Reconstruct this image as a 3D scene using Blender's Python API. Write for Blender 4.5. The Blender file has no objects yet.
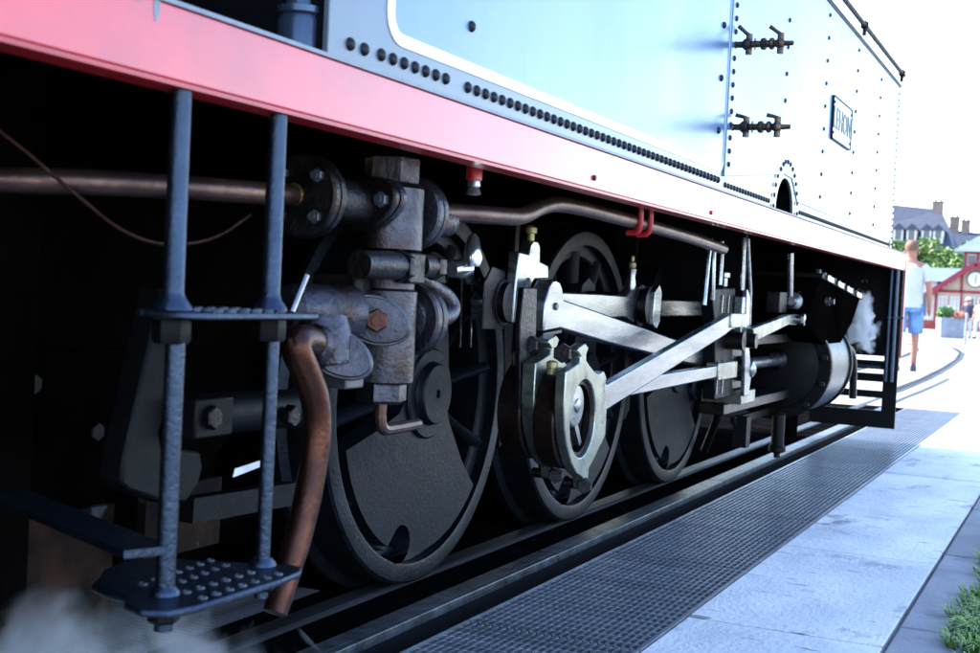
import bpy, bmesh, math, random
from mathutils import Vector, Matrix
R = math.radians
PI = math.pi
rnd = random.Random(7)
sc = bpy.context.scene
COL = sc.collection

# ------------------------------------------------------------------ camera
cam_d = bpy.data.cameras.new('Camera')
cam = bpy.data.objects.new('Camera', cam_d)
COL.objects.link(cam)
sc.camera = cam
YAW, PITCH, ROLL = R(24.829), R(1.705), R(2.87)
fwd = Vector((-math.sin(YAW)*math.cos(PITCH), math.cos(YAW)*math.cos(PITCH), -math.sin(PITCH)))
rt0 = Vector((math.cos(YAW), math.sin(YAW), 0))
up0 = rt0.cross(fwd)
rt = rt0*math.cos(ROLL) + up0*math.sin(ROLL)
up = up0*math.cos(ROLL) - rt0*math.sin(ROLL)
M = Matrix((rt, up, -fwd)).transposed().to_4x4()
M.translation = Vector((0, 0, .785))
cam.matrix_world = M
cam_d.sensor_width = 36
cam_d.lens = 1298/980*36
cam_d.clip_start = .05
cam_d.clip_end = 2000
cam_d.dof.use_dof = True
cam_d.dof.focus_distance = 3.4
cam_d.dof.aperture_fstop = 8.0

# ------------------------------------------------------------------ sky, sun, exposure
SUN_EL, SUN_AZ = R(47), R(272)          # azimuth clockwise from +Y: the sun stands beyond the engine
w = bpy.data.worlds.new('World')
sc.world = w
w.use_nodes = True
nt = w.node_tree
bg = nt.nodes['Background']
sky = nt.nodes.new('ShaderNodeTexSky')
sky.sky_type = 'NISHITA'
sky.sun_disc = False
sky.sun_elevation = SUN_EL
sky.sun_rotation = SUN_AZ
sky.air_density = 1.0
sky.dust_density = .6
sky.ozone_density = 1.5
tint = nt.nodes.new('ShaderNodeMix')          # cool white balance of the photograph
tint.data_type = 'RGBA'; tint.blend_type = 'MULTIPLY'; tint.inputs['Factor'].default_value = 1
tint.inputs['B'].default_value = (.97, .97, 1.03, 1)
nt.links.new(sky.outputs[0], tint.inputs['A'])
nt.links.new(tint.outputs['Result'], bg.inputs[0])
bg.inputs[1].default_value = .11
sd = bpy.data.lights.new('Sun', 'SUN')
sd.energy = 2.6
sd.angle = R(.55)
sd.color = (1, .95, .87)
sun = bpy.data.objects.new('Sun', sd)
COL.objects.link(sun)
sdir = Vector((math.sin(SUN_AZ)*math.cos(SUN_EL), math.cos(SUN_AZ)*math.cos(SUN_EL), math.sin(SUN_EL)))
sun.rotation_euler = sdir.to_track_quat('Z', 'Y').to_euler()
sun.location = (-20, 0, 25)
vs = sc.view_settings
vs.view_transform = 'Standard'
vs.look = 'None'
vs.exposure = 2.95
vs.gamma = 1
vs.use_curve_mapping = False
sc.render.engine = 'CYCLES'
sc.cycles.use_denoising = True
sc.cycles.max_bounces = 6
sc.cycles.volume_bounces = 2
sc.cycles.volume_step_rate = 1.0

# ------------------------------------------------------------------ materials
MATS = {}
def mat(name, c, rough=.5, metal=0., c2=None, scale=6., detail=6., lo=.35, hi=.65, bump=0., bscale=60., coat=0.,
        coat_r=.08, coat_ior=1.5, dashes=None, spec=.5, rvar=0., c3=None, scale3=2., lo3=.55, hi3=.7, stretch=None, trans=0., rand=0., wave=None):
    m = bpy.data.materials.new(name)
    m.use_nodes = True
    n, l = m.node_tree.nodes, m.node_tree.links
    b = n['Principled BSDF']
    b.inputs['Roughness'].default_value = rough
    b.inputs['Metallic'].default_value = metal
    b.inputs['Specular IOR Level'].default_value = spec
    b.inputs['Coat Weight'].default_value = coat
    b.inputs['Coat Roughness'].default_value = coat_r
    b.inputs['Coat IOR'].default_value = coat_ior
    if trans: b.inputs['Transmission Weight'].default_value = trans
    tc = n.new('ShaderNodeTexCoord')
    mp = n.new('ShaderNodeMapping')
    l.new(tc.outputs['Object'], mp.inputs[0])
    if stretch: mp.inputs['Scale'].default_value = stretch
    col = None
    def noise(s, d=detail):
        t = n.new('ShaderNodeTexNoise')
        t.inputs['Scale'].default_value = s
        t.inputs['Detail'].default_value = d
        t.inputs['Roughness'].default_value = .62
        l.new(mp.outputs[0], t.inputs['Vector'])
        return t
    def ramp(src, a, z, ca, cz):
        r = n.new('ShaderNodeValToRGB')
        r.color_ramp.elements[0].position = a
        r.color_ramp.elements[1].position = z
        r.color_ramp.elements[0].color = (*ca, 1)
        r.color_ramp.elements[1].color = (*cz, 1)
        l.new(src, r.inputs[0])
        return r
    if c2 is None: c2 = tuple(x*.72 for x in c)
    t = noise(scale)
    col = ramp(t.outputs['Fac'], lo, hi, c2, c).outputs[0]
    if c3 is not None:
        t3 = noise(scale3, 8)
        f = ramp(t3.outputs['Fac'], lo3, hi3, (0, 0, 0), (1, 1, 1))
        mx = n.new('ShaderNodeMix'); mx.data_type = 'RGBA'
        l.new(f.outputs[0], mx.inputs['Factor'])
        l.new(col, mx.inputs['A'])
        mx.inputs['B'].default_value = (*c3, 1)
        col = mx.outputs['Result']
    if dashes:                          # short dark cracks and form marks across the strip
        m2 = n.new('ShaderNodeMapping'); m2.inputs['Scale'].default_value = dashes; m2.inputs['Rotation'].default_value = (0, 0, .06)
        l.new(tc.outputs['Object'], m2.inputs[0])
        t4 = n.new('ShaderNodeTexNoise'); t4.inputs['Scale'].default_value = 1; t4.inputs['Detail'].default_value = 2
        l.new(m2.outputs[0], t4.inputs['Vector'])
        f4 = ramp(t4.outputs['Fac'], .665, .70, (0, 0, 0), (.75, .75, .75))
        mx = n.new('ShaderNodeMix'); mx.data_type = 'RGBA'
        l.new(f4.outputs[0], mx.inputs['Factor']); l.new(col, mx.inputs['A']); mx.inputs['B'].default_value = (.09, .095, .105, 1)
        col = mx.outputs['Result']
    if rand:
        oi = n.new('ShaderNodeObjectInfo')
        mr = n.new('ShaderNodeMapRange')
        mr.inputs['To Min'].default_value = 1-rand
        mr.inputs['To Max'].default_value = 1+rand
        l.new(oi.outputs['Random'], mr.inputs['Value'])
        hs = n.new('ShaderNodeHueSaturation')
        l.new(mr.outputs[0], hs.inputs['Value'])
        l.new(col, hs.inputs['Color'])
        col = hs.outputs[0]
    l.new(col, b.inputs['Base Color'])
    if rvar:
        r = n.new('ShaderNodeMapRange')
        r.inputs['To Min'].default_value = max(.03, rough-rvar)
        r.inputs['To Max'].default_value = min(1, rough+rvar)
        l.new(noise(scale*2.3).outputs['Fac'], r.inputs['Value'])
        l.new(r.outputs[0], b.inputs['Roughness'])
    if bump:
        bp = n.new('ShaderNodeBump')
        bp.inputs['Strength'].default_value = bump
        bp.inputs['Distance'].default_value = .01
        l.new(noise(bscale, 4).outputs['Fac'], bp.inputs['Height'])
        l.new(bp.outputs[0], b.inputs['Normal'])
        if wave:                       # slow unevenness of rolled plate
            b2 = n.new('ShaderNodeBump')
            b2.inputs['Strength'].default_value = wave[0]
            b2.inputs['Distance'].default_value = wave[1]
            l.new(noise(wave[2], 1).outputs['Fac'], b2.inputs['Height'])
            l.new(b2.outputs[0], bp.inputs['Normal'])
            l.new(b2.outputs[0], b.inputs['Coat Normal'])
    MATS[name] = m
    return m

mat('tank_paint', (.072, .175, .325), .36, c2=(.06, .15, .29), scale=2.2, coat=1., coat_r=.26, coat_ior=1.6, spec=.2, bump=.02, bscale=160, wave=(.5, .06, 1.3), stretch=(1, 1, .35), c3=(.14, .235, .36), scale3=1.1, lo3=.45, hi3=.72)  # paler c3 patches stand in for uneven sky reflections
mat('margin_paint', (.095, .12, .15), .36, c2=(.08, .105, .135), scale=4, coat=1., coat_r=.26, spec=.2, bump=.02, bscale=200, wave=(.25, .05, 1.2))
mat('lining_white', (.8, .8, .76), .4, scale=12, coat=.4)
mat('rivet_black', (.006, .008, .014), .4, scale=20, spec=.25)
mat('valance_red', (.66, .020, .036), .36, c2=(.48, .015, .028), scale=5, detail=9, coat=1., coat_r=.2, coat_ior=1.6, spec=.3, bump=.04, bscale=120,
    c3=(.10, .03, .035), scale3=16, lo3=.69, hi3=.72, wave=(.15, .05, 1.6))
mat('bright_red', (.5, .012, .02), .35, scale=12, coat=.3)
mat('lip_grey', (.22, .25, .29), .45, scale=20)
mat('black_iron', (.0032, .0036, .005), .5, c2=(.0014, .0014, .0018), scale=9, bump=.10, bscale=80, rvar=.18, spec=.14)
mat('soot_shade', (.0026, .0020, .0018), .85, c2=(.0008, .0007, .0007), scale=5, bump=.1, bscale=40, spec=.0)  # soot black, also deepened to stand in for shade on sheltered parts
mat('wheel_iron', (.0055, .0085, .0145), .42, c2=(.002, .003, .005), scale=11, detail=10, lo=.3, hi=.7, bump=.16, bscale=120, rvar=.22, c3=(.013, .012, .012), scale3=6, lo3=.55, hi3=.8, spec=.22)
mat('tyre_steel', (.019, .024, .034), .38, metal=.7, c2=(.006, .008, .011), scale=9, detail=10, bump=.18, bscale=120, rvar=.2, spec=.3)
mat('step_steel', (.046, .064, .098), .32, metal=.92, c2=(.03, .042, .065), scale=16, detail=10, lo=.3, hi=.7, bump=.22, bscale=140, rvar=.16, c3=(.24, .28, .33), scale3=24, lo3=.69, hi3=.73)
mat('polished', (.42, .44, .46), .27, metal=.95, c2=(.20, .21, .23), scale=9, detail=12, lo=.3, hi=.68, bump=.05, bscale=190, rvar=.2, stretch=(1, .3, 2.4), c3=(.055, .048, .042), scale3=6, lo3=.56, hi3=.78)
mat('polished_warm', (.40, .43, .36), .30, metal=.9, c2=(.17, .18, .15), scale=12, detail=12, lo=.3, hi=.7, bump=.07, bscale=170, rvar=.2, c3=(.055, .047, .034), scale3=13, lo3=.55, hi3=.72)
mat('grey_cast', (.090, .088, .108), .34, metal=.9, c2=(.024, .021, .025), scale=15, detail=10, lo=.3, hi=.7, bump=.3, bscale=90, rvar=.2, c3=(.05, .026, .018), scale3=8, lo3=.50, hi3=.70)
mat('dark_cast', (.035, .032, .036), .34, metal=.85, c2=(.008, .0075, .009), scale=16, bump=.25, bscale=100, rvar=.18, c3=(.03, .015, .011), scale3=9, lo3=.52, hi3=.72)
mat('nut_steel', (.10, .11, .13), .38, metal=.6, c2=(.05, .05, .055), scale=30, bump=.05, bscale=150)
mat('brown_drum', (.030, .015, .011), .34, metal=.7, c2=(.010, .006, .005), scale=20, bump=.14, bscale=120, rvar=.16)
mat('copper', (.115, .042, .024), .34, metal=.9, c2=(.036, .016, .014), scale=12, detail=10, bump=.16, bscale=90, rvar=.2, c3=(.035, .026, .032), scale3=6, lo3=.47, hi3=.7)
mat('old_copper', (.15, .082, .064), .36, metal=.85, c2=(.06, .035, .031), scale=10, detail=10, bump=.12, bscale=90, rvar=.16, c3=(.04, .026, .024), scale3=6, lo3=.52, hi3=.72)
mat('brass', (.40, .27, .07), .32, metal=.9, c2=(.2, .13, .04), scale=25)
mat('pale_brass', (.36, .31, .14), .4, metal=.5, scale=25)
mat('bronze', (.15, .10, .065), .34, metal=.85, c2=(.04, .03, .025), scale=30, rvar=.12)
mat('rust', (.030, .012, .007), .75, c2=(.004, .003, .003), scale=8, detail=12, lo=.42, hi=.66, bump=.3, bscale=60, c3=(.05, .055, .065), scale3=7, lo3=.64, hi3=.70, spec=.1)
mat('chrome', (.7, .74, .8), .15, metal=.9, scale=20)
mat('plate_white', (.75, .78, .8), .4, scale=20, coat=.3)
mat('pipe_steel', (.07, .10, .16), .26, metal=.6, c2=(.025, .035, .055), scale=9, bump=.05, bscale=60, rvar=.1, stretch=(1, 1, .3))
mat('paper_white', (.7, .72, .76), .6, scale=20)

mat('concrete', (.76, .735, .70), .62, c2=(.56, .55, .54), scale=3.0, detail=14, lo=.38, hi=.60, bump=.5, bscale=60, rvar=.15,
    c3=(.25, .25, .255), scale3=4.6, lo3=.58, hi3=.68, stretch=(1, .6, 1), rand=.06, dashes=(5.5, 32, 1))
mat('kerb_stone', (.27, .275, .285), .7, c2=(.19, .195, .205), scale=5, detail=10, bump=.35, bscale=80, c3=(.11, .115, .12), scale3=7, lo3=.6, hi3=.75, rand=.08)
mat('plaza', (.25, .247, .24), .8, c2=(.20, .20, .198), scale=.5, detail=12, bump=.15, bscale=20, c3=(.15, .15, .155), scale3=1.4, lo3=.55, hi3=.8)
mat('track_bed', (.0045, .0046, .0052), .8, c2=(.0015, .0015, .0018), scale=7, detail=12, lo=.38, hi=.66, bump=.7, bscale=45, c3=(.03, .03, .029), scale3=19, lo3=.66, hi3=.72, spec=.0)
mat('pit', (.006, .006, .007), .85, scale=6, spec=.1)
mat('rail_steel', (.035, .037, .042), .5, metal=.4, c2=(.014, .014, .015), scale=16, stretch=(1, .1, 1), rvar=.14, bump=.06, bscale=90, spec=.2)
mat('edge_steel', (.12, .135, .155), .40, metal=.5, c2=(.03, .032, .035), scale=13, detail=9, bump=.3, bscale=50, rvar=.15, c3=(.05, .04, .035), scale3=21, lo3=.52, hi3=.66)
mat('grating', (.42, .45, .50), .36, metal=.75, c2=(.22, .24, .27), scale=9, detail=10, rvar=.15, c3=(.06, .055, .053), scale3=4, lo3=.56, hi3=.74)
mat('bounce_cut_ground', (.05, .048, .046), .9, c2=(.025, .024, .024), scale=30, bump=.5, bscale=60)
mat('soil', (.07, .055, .04), .95, scale=6, bump=.4, bscale=40)
mat('grass', (.19, .32, .04), .5, c2=(.06, .15, .018), scale=9, lo=.3, hi=.7, c3=(.27, .25, .08), scale3=30, lo3=.64, hi3=.72)
mat('groove', (.025, .028, .034), .7, scale=9, spec=.1)
mat('skin', (.36, .16, .11), .55, c2=(.32, .13, .09), scale=9)
mat('hair', (.15, .07, .04), .7, scale=30)
mat('shirt_white', (.50, .51, .50), .8, c2=(.42, .43, .43), scale=4)
mat('shorts_blue', (.14, .27, .50), .8, c2=(.07, .15, .34), scale=9, lo=.42, hi=.58)
mat('shoe_navy', (.04, .055, .10), .6, scale=9)
mat('navy_cloth', (.03, .04, .075), .8, scale=9)
mat('straw_hat', (.72, .68, .58), .8, scale=30)
mat('pink_cloth', (.55, .14, .2), .8, scale=12)
mat('station_cream', (.42, .33, .24), .8, c2=(.37, .29, .21), scale=1.5)
mat('station_red', (.26, .012, .035), .6, scale=3)
mat('dado_brick', (.30, .06, .05), .8, c2=(.25, .045, .04), scale=3)
mat('station_white', (.62, .62, .61), .8, scale=1)
mat('roof_grey', (.12, .155, .20), .5, c2=(.09, .12, .16), scale=1.5)
mat('slate', (.035, .045, .075), .55, c2=(.022, .03, .05), scale=2.5, bump=.2, bscale=6)
mat('wall_pale', (.40, .39, .37), .8, scale=.6)
mat('window_dark', (.06, .08, .10), .12, scale=2)
mat('shutter', (.48, .40, .36), .7, scale=3)
mat('chimney_brick', (.24, .18, .15), .85, scale=1.2)
mat('planter_grey', (.22, .25, .30), .6, scale=4)
mat('flower_red', (.45, .13, .12), .6, c2=(.20, .16, .05), scale=14)
mat('leaf_green', (.11, .19, .022), .5, c2=(.045, .10, .014), scale=2.2)
mat('leaf_planter', (.09, .22, .05), .5, c2=(.05, .13, .03), scale=6)
mat('bark', (.08, .06, .045), .9, scale=4)
mat('post_grey', (.26, .28, .31), .5, scale=6)
mat('clock_face', (.72, .73, .72), .4, scale=4)

def steam_mat(name, dens, scale, seed, lo, hi):
    m = bpy.data.materials.new(name); m.use_nodes = True
    n, l = m.node_tree.nodes, m.node_tree.links
    n.remove(n['Principled BSDF'])
    pv = n.new('ShaderNodeVolumePrincipled')
    pv.inputs['Color'].default_value = (.95, .96, .97, 1)
    pv.inputs['Anisotropy'].default_value = .2
    tc = n.new('ShaderNodeTexCoord')
    mp = n.new('ShaderNodeMapping'); mp.inputs['Location'].default_value = (seed, seed*.7, 0)
    l.new(tc.outputs['Object'], mp.inputs[0])
    t = n.new('ShaderNodeTexNoise'); t.inputs['Scale'].default_value = scale; t.inputs['Detail'].default_value = 4
    t.inputs['Distortion'].default_value = .8
    l.new(mp.outputs[0], t.inputs['Vector'])
    v = n.new('ShaderNodeVectorMath'); v.operation = 'DISTANCE'; v.inputs[1].default_value = (.5, .5, .45)
    l.new(tc.outputs['Generated'], v.inputs[0])
    g = n.new('ShaderNodeMath'); g.operation = 'MULTIPLY_ADD'; g.inputs[1].default_value = -lo; g.inputs[2].default_value = lo*.5-hi
    l.new(v.outputs['Value'], g.inputs[0])              # torn away towards the edge of the puff
    q = n.new('ShaderNodeMath'); q.operation = 'ADD'; q.use_clamp = True
    l.new(t.outputs['Fac'], q.inputs[0]); l.new(g.outputs[0], q.inputs[1])
    k = n.new('ShaderNodeMath'); k.operation = 'MULTIPLY'; k.inputs[1].default_value = dens
    l.new(q.outputs[0], k.inputs[0])
    l.new(k.outputs[0], pv.inputs['Density'])
    l.new(pv.outputs[0], n['Material Output'].inputs['Volume'])
    MATS[name] = m
steam_mat('steam_low', 48, 6.5, 3.1, .95, .70)
steam_mat('steam_high', 320, 11, 1.7, 1.15, .80)

# ------------------------------------------------------------------ mesh helpers
class MB:
    def __init__(s): s.v, s.f = [], []
    def add(s, v, f):
        k = len(s.v); s.v += [tuple(a) for a in v]; s.f += [tuple(i+k for i in q) for q in f]; return s
    def box(s, x0, x1, y0, y1, z0, z1):
        return s.add([(x0,y0,z0),(x1,y0,z0),(x1,y1,z0),(x0,y1,z0),(x0,y0,z1),(x1,y0,z1),(x1,y1,z1),(x0,y1,z1)],
              [(0,3,2,1),(4,5,6,7),(0,1,5,4),(1,2,6,5),(2,3,7,6),(3,0,4,7)])
    def obox(s, c, ax, ay, az, hx, hy, hz):
        c, ax, ay, az = Vector(c), Vector(ax).normalized(), Vector(ay).normalized(), Vector(az).normalized()
        v = [c+ax*hx*i+ay*hy*j+az*hz*k for k in (-1,1) for i, j in ((-1,-1),(1,-1),(1,1),(-1,1))]
        return s.add(v, [(0,3,2,1),(4,5,6,7),(0,1,5,4),(1,2,6,5),(2,3,7,6),(3,0,4,7)])
    def bar(s, p, q, wd, th, side=(1,0,0)):          # flat bar from p to q
        p, q = Vector(p), Vector(q); d = (q-p).normalized(); sd = Vector(side); sd = (sd-d*sd.dot(d)).normalized(); n = d.cross(sd)
        return s.obox((p+q)/2, sd, d, n, wd/2, (q-p).length/2, th/2)
    def rings(s, rr, closed=True, caps=True):
        n = len(rr[0]); k = len(s.v)
        for r in rr: s.v += [tuple(a) for a in r]
        for i in range(len(rr)-1):
            for j in range(n if closed else n-1):
                a, b = k+i*n+j, k+i*n+(j+1) % n
                s.f.append((a, b, b+n, a+n))
        if caps:
            s.f.append(tuple(k+j for j in reversed(range(n)))); s.f.append(tuple(k+(len(rr)-1)*n+j for j in range(n)))
        return s
    def lathe(s, o, d, prof, seg=24, ref=None, a0=0.):     # profile of (along, radius) about axis d from o
        o, d = Vector(o), Vector(d).normalized()
        u = Vector(ref) if ref else (Vector((0,0,1)) if abs(d.z) < .9 else Vector((1,0,0)))
        u = (u-d*u.dot(d)).normalized(); q = d.cross(u)
        rr = [[o+d*h+(u*math.cos(a0+2*PI*j/seg)+q*math.sin(a0+2*PI*j/seg))*max(r, 1e-4) for j in range(seg)] for h, r in prof]
        return s.rings(rr)
    def cyl(s, p, q, r, r2=None, seg=20, **k):
        p, q = Vector(p), Vector(q)
        return s.lathe(p, q-p, [(0, r), ((q-p).length, r if r2 is None else r2)], seg, **k)
    def hexn(s, o, d, r, h, a0=0.):
        return s.lathe(o, d, [(0, r*.96), (h*.12, r), (h*.85, r), (h, r*.86)], 6, a0=a0)
    def dome(s, o, d, r, seg=10, rings=4, k=1.):
        return s.lathe(o, d, [(0, r)]+[(r*k*math.sin(PI/2*i/rings), r*math.cos(PI/2*i/rings)) for i in range(1, rings+1)], seg)
    def tube(s, pts, r, seg=12, smooth=0):
        P = [Vector(p) for p in pts]
        for _ in range(smooth):
            N = [P[0]]
            for a, b in zip(P, P[1:]): N += [a*.75+b*.25, a*.25+b*.75]
            P = N+[P[-1]]
        rs = r if isinstance(r, (list, tuple)) else [r]*len(P)
        if len(rs) != len(P): rs = [rs[int(i*(len(rs)-1)/(len(P)-1)+.5)] for i in range(len(P))]
        t = (P[1]-P[0]).normalized(); u = Vector((0,0,1)) if abs(t.z) < .9 else Vector((1,0,0)); u = (u-t*u.dot(t)).normalized(); rr = []
        for i, p in enumerate(P):
            t = (P[min(i+1, len(P)-1)]-P[max(i-1, 0)]).normalized(); u = (u-t*u.dot(t)).normalized(); q = t.cross(u)
            rr.append([p+(u*math.cos(2*PI*j/seg)+q*math.sin(2*PI*j/seg))*rs[i] for j in range(seg)])
        return s.rings(rr)
    def plate(s, outer, x0, x1, holes=(), axis='x'):   # outline in (y,z) [or (x,z) / (x,y)] extruded along axis
        bm = bmesh.new(); ed = []
        to = {'x': lambda a, b, t: (t, a, b), 'y': lambda a, b, t: (a, t, b), 'z': lambda a, b, t: (a, b, t)}[axis]
        for loop in [outer]+list(holes):
            vs_ = [bm.verts.new(to(a, b, x0)) for a, b in loop]
            ed += [bm.edges.new((vs_[i], vs_[(i+1) % len(vs_)])) for i in range(len(vs_))]
        if holes: bmesh.ops.triangle_fill(bm, edges=ed, use_beauty=True, use_dissolve=False)
        else: bm.faces.new([v for v in bm.verts])
        ex = bmesh.ops.extrude_face_region(bm, geom=list(bm.faces))
        d = Vector(to(0, 0, x1-x0))
        bmesh.ops.translate(bm, vec=d, verts=[g for g in ex['geom'] if isinstance(g, bmesh.types.BMVert)])
        bmesh.ops.recalc_face_normals(bm, faces=bm.faces)
        bm.verts.index_update()
        s.add([v.co for v in bm.verts], [[v.index for v in f.verts] for f in bm.faces])
        bm.free(); return s
    def mesh(s, name, m, smooth=True, ang=35):
        me = bpy.data.meshes.new(name); me.from_pydata(s.v, [], s.f); me.update()
        bm = bmesh.new(); bm.from_mesh(me); bmesh.ops.recalc_face_normals(bm, faces=bm.faces); bm.to_mesh(me); bm.free()
        if smooth:
            me.polygons.foreach_set('use_smooth', [True]*len(me.polygons)); me.set_sharp_from_angle(angle=R(ang))
        me.materials.append(MATS[m]); return me

def tag(o, label=None, cat=None, group=None, kind=None):
    for k, v in (('label', label), ('category', cat), ('group', group), ('kind', kind)):
        if v: o[k] = v
    return o
def empty(name, loc, label, cat, group=None, rz=0):
    o = bpy.data.objects.new(name, None); COL.objects.link(o); o.location = loc; o.rotation_euler = (0, 0, rz); o.empty_display_size = .1
    return tag(o, label, cat, group)
def link(name, me, parent=None, loc=(0,0,0), rot=None):
    o = bpy.data.objects.new(name, me); COL.objects.link(o); o.parent = parent; o.location = loc
    if rot: o.rotation_euler = rot
    return o
def obj(name, mb, m, parent=None, loc=(0,0,0), bevel=0, smooth=True, ang=35, label=None):
    o = link(name, mb.mesh(name, m, smooth, ang), parent, loc)
    if bevel:
        b = o.modifiers.new('bevel', 'BEVEL'); b.width = bevel; b.segments = 2; b.limit_method = 'ANGLE'; b.angle_limit = R(40); b.harden_normals = False
    if label: o['label'] = label
    return o
def circ(cy, cz, r, n=32, rz=None, a0=0.): return [(cy+r*math.cos(a0+2*PI*i/n), cz+(rz or r)*math.sin(a0+2*PI*i/n)) for i in range(n)]

# ================================================================== the setting
def gz(y): return 0. if y < 12 else -.0067*(min(y, 100)-12)
g = MB()
def rect(x0, x1, y0, y1, z): g.add([(x0,y0,z),(x1,y0,z),(x1,y1,z),(x0,y1,z)], [(0,1,2,3)])
rect(-400, -30.0, -60, 10.75, -.004)
rect(-.18, 400, -60, 10.75, -.02)
rect(-.87, -.18, -60, 10.75, -.06)
ys = [10.75, 12, 16, 22, 30, 40, 55, 75, 100, 180, 500, 1200]
for a, b in zip(ys, ys[1:]):
    g.add([(-900,a,gz(a)-.004),(900,a,gz(a)-.004),(900,b,gz(b)-.004),(-900,b,gz(b)-.004)], [(0,1,2,3)])
tag(obj('ground', g, 'plaza', smooth=False), kind='structure')

g = MB(); g.add([(-30.0,-60,-.01),(-2.95,-60,-.01),(-2.95,10.75,-.01),(-30.0,10.75,-.01)], [(0,1,2,3)])  # dark ground added on the far side to cut bounce light
tag(obj('bounce_cut_ground', g, 'bounce_cut_ground', smooth=False), kind='structure')
g = MB()                                       # dark oily bed the rails are let into, with a pit between them
for a in ((-1.412,-1.605,-60,10.75),(-1.75,-1.665,-60,10.75),(-2.60,-1.75,-60,1.15),(-2.60,-1.75,2.85,10.75),(-2.95,-2.60,-60,10.75)):
    x0, x1 = min(a[:2]), max(a[:2])
    g.add([(x0,a[2],-.012),(x1,a[2],-.012),(x1,a[3],-.012),(x0,a[3],-.012)], [(0,1,2,3)])
g.box(-1.608, -1.60, -60, 10.7, -.15, -.012).box(-1.672, -1.664, -60, 10.7, -.15, -.012)
bed = tag(obj('track_bed', g, 'track_bed', smooth=False), kind='structure')
g = MB().box(-2.62, -1.73, 1.1, 2.9, -.42, -.40).box(-2.64, -2.60, 1.15, 2.85, -.40, -.013).box(-1.75, -1.71, 1.15, 2.85, -.40, -.013)
g.box(-2.6, -1.75, 1.09, 1.15, -.40, -.013).box(-2.6, -1.75, 2.85, 2.9, -.40, -.013)
g.box(-1.43, -.86, -6, 10.76, -.36, -.34).box(-1.412, -1.30, -6, 10.75, -.34, -.07).box(-1.413, -1.402, -6, 10.74, -.069, -.0225).box(-.885, -.872, -6, 10.75, -.34, -.012).box(-1.412, -.872, 10.752, 10.80, -.34, -.012)
tag(obj('drain_channel', g, 'pit', smooth=False), kind='structure')

def rail_profile(): return [(-.032, 0), (-.026, .004), (.026, .004), (.032, 0), (.032, -.03), (.009, -.045), (.009, -.11), (.05, -.125), (.05, -.13), (-.05, -.13), (-.05, -.125), (-.009, -.11), (-.009, -.045), (-.032, -.03)]
def rail(name, path):
    rr = []
    P = [Vector((x, y, gz(y)-.004)) for x, y in path]
    for i, p in enumerate(P):
        t = (P[min(i+1, len(P)-1)]-P[max(i-1, 0)]); t.z = 0; t.normalize(); n = Vector((t.y, -t.x, 0))
        rr.append([p+n*a+Vector((0,0,b)) for a, b in rail_profile()])
    o = obj(name, MB().rings(rr), 'rail_steel', ang=25); tag(o, kind='structure'); return o
def curve_path(x0):
    pts = [(x0, -8), (x0, 10), (x0, 13)]
    base = [(0, 13), (-.06, 16), (-.22, 20), (-.48, 25), (-.85, 30), (-1.4, 34.5), (-2.1, 38), (-3.1, 41), (-4.6, 43.6), (-7, 45.6), (-11, 47), (-20, 48.5)]
    s = 1.03*(1 if x0 < -2 else 0)
    for i in range(1, len(base)):
        a, b = Vector(base[i-1]), Vector(base[min(i+1, len(base)-1)]); t = (b-a).normalized(); n = Vector((-t.y, t.x))
        p = Vector(base[i])+n*s; pts.append((-1.635+p.x, p.y))
    return pts
rail('rail', curve_path(-1.635))
rail('rail', curve_path(-2.72))
# short check rail beside the running rail past the engine
rail('rail', [(-1.46, 10.9), (-1.46, 13), (-1.49, 15.2), (-1.53, 16.6)])
# plaza strips the flangeways leave beside the far rails (dark grooves)
def groove(x_off, path):
    rr = []
    P = [Vector((x, y, gz(y))) for x, y in path if y >= 10.9]
    for i, p in enumerate(P):
        t = (P[min(i+1, len(P)-1)]-P[max(i-1, 0)]); t.z = 0; t.normalize(); n = Vector((t.y, -t.x, 0))
        rr.append([p+n*(x_off-.035), p+n*(x_off+.035)])
    o = obj('flangeway', MB().rings(rr, closed=False, caps=False), 'groove', smooth=False); tag(o, kind='structure')
groove(-.07, curve_path(-1.635)); groove(.07, curve_path(-2.72))

# steel angle edging the bed
g = MB()
y = -4.
while y < 10.7:
    L = 1.9; g.box(-1.420, -1.400, y, min(y+L, 10.74)-.004, -.022, .004); g.box(-1.470, -1.420, y, min(y+L, 10.74)-.004, -.010, .003); y += L
tag(obj('edge_angle', g, 'edge_steel', bevel=.003), kind='structure')

# concrete strip and kerb, slab by slab
pav = tag(obj('pavement', MB().box(-.87, -.18, -4, 10.74, -.085, -.064), 'soil', smooth=False), kind='structure')
joints = [-1.2, -.1, .98, 2.06, 3.12, 4.22, 5.35, 6.42, 7.5, 8.55, 9.65, 10.74]
def slab(x0, x1, y0, y1, ch, dz, m, name):
    gap = .004
    mb = MB(); x0 += gap; x1 -= gap; y0 += gap; y1 -= gap
    mb.rings([[(x0,y0,-.062),(x1,y0,-.062),(x1,y1,-.062),(x0,y1,-.062)], [(x0,y0,dz-ch),(x1,y0,dz-ch),(x1,y1,dz-ch),(x0,y1,dz-ch)],
              [(x0+ch,y0+ch,dz),(x1-ch,y0+ch,dz),(x1-ch,y1-ch,dz),(x0+ch,y1-ch,dz)]])
    return obj(name, mb, m, pav, smooth=False)
for a, b in zip(joints, joints[1:]):
    slab(-.868, -.393, a, b, .004, rnd.uniform(-.003, .003), 'concrete', 'slab')
kj = [-1.0, .1, 1.18, 2.25, 3.32, 4.39, 5.47, 6.55, 7.62, 8.7, 9.75, 10.74]
for a, b in zip(kj, kj[1:]):
    slab(-.391, -.182, a, b, .006, .004+rnd.uniform(-.002, .002), 'kerb_stone', 'kerb_stone')

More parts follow.
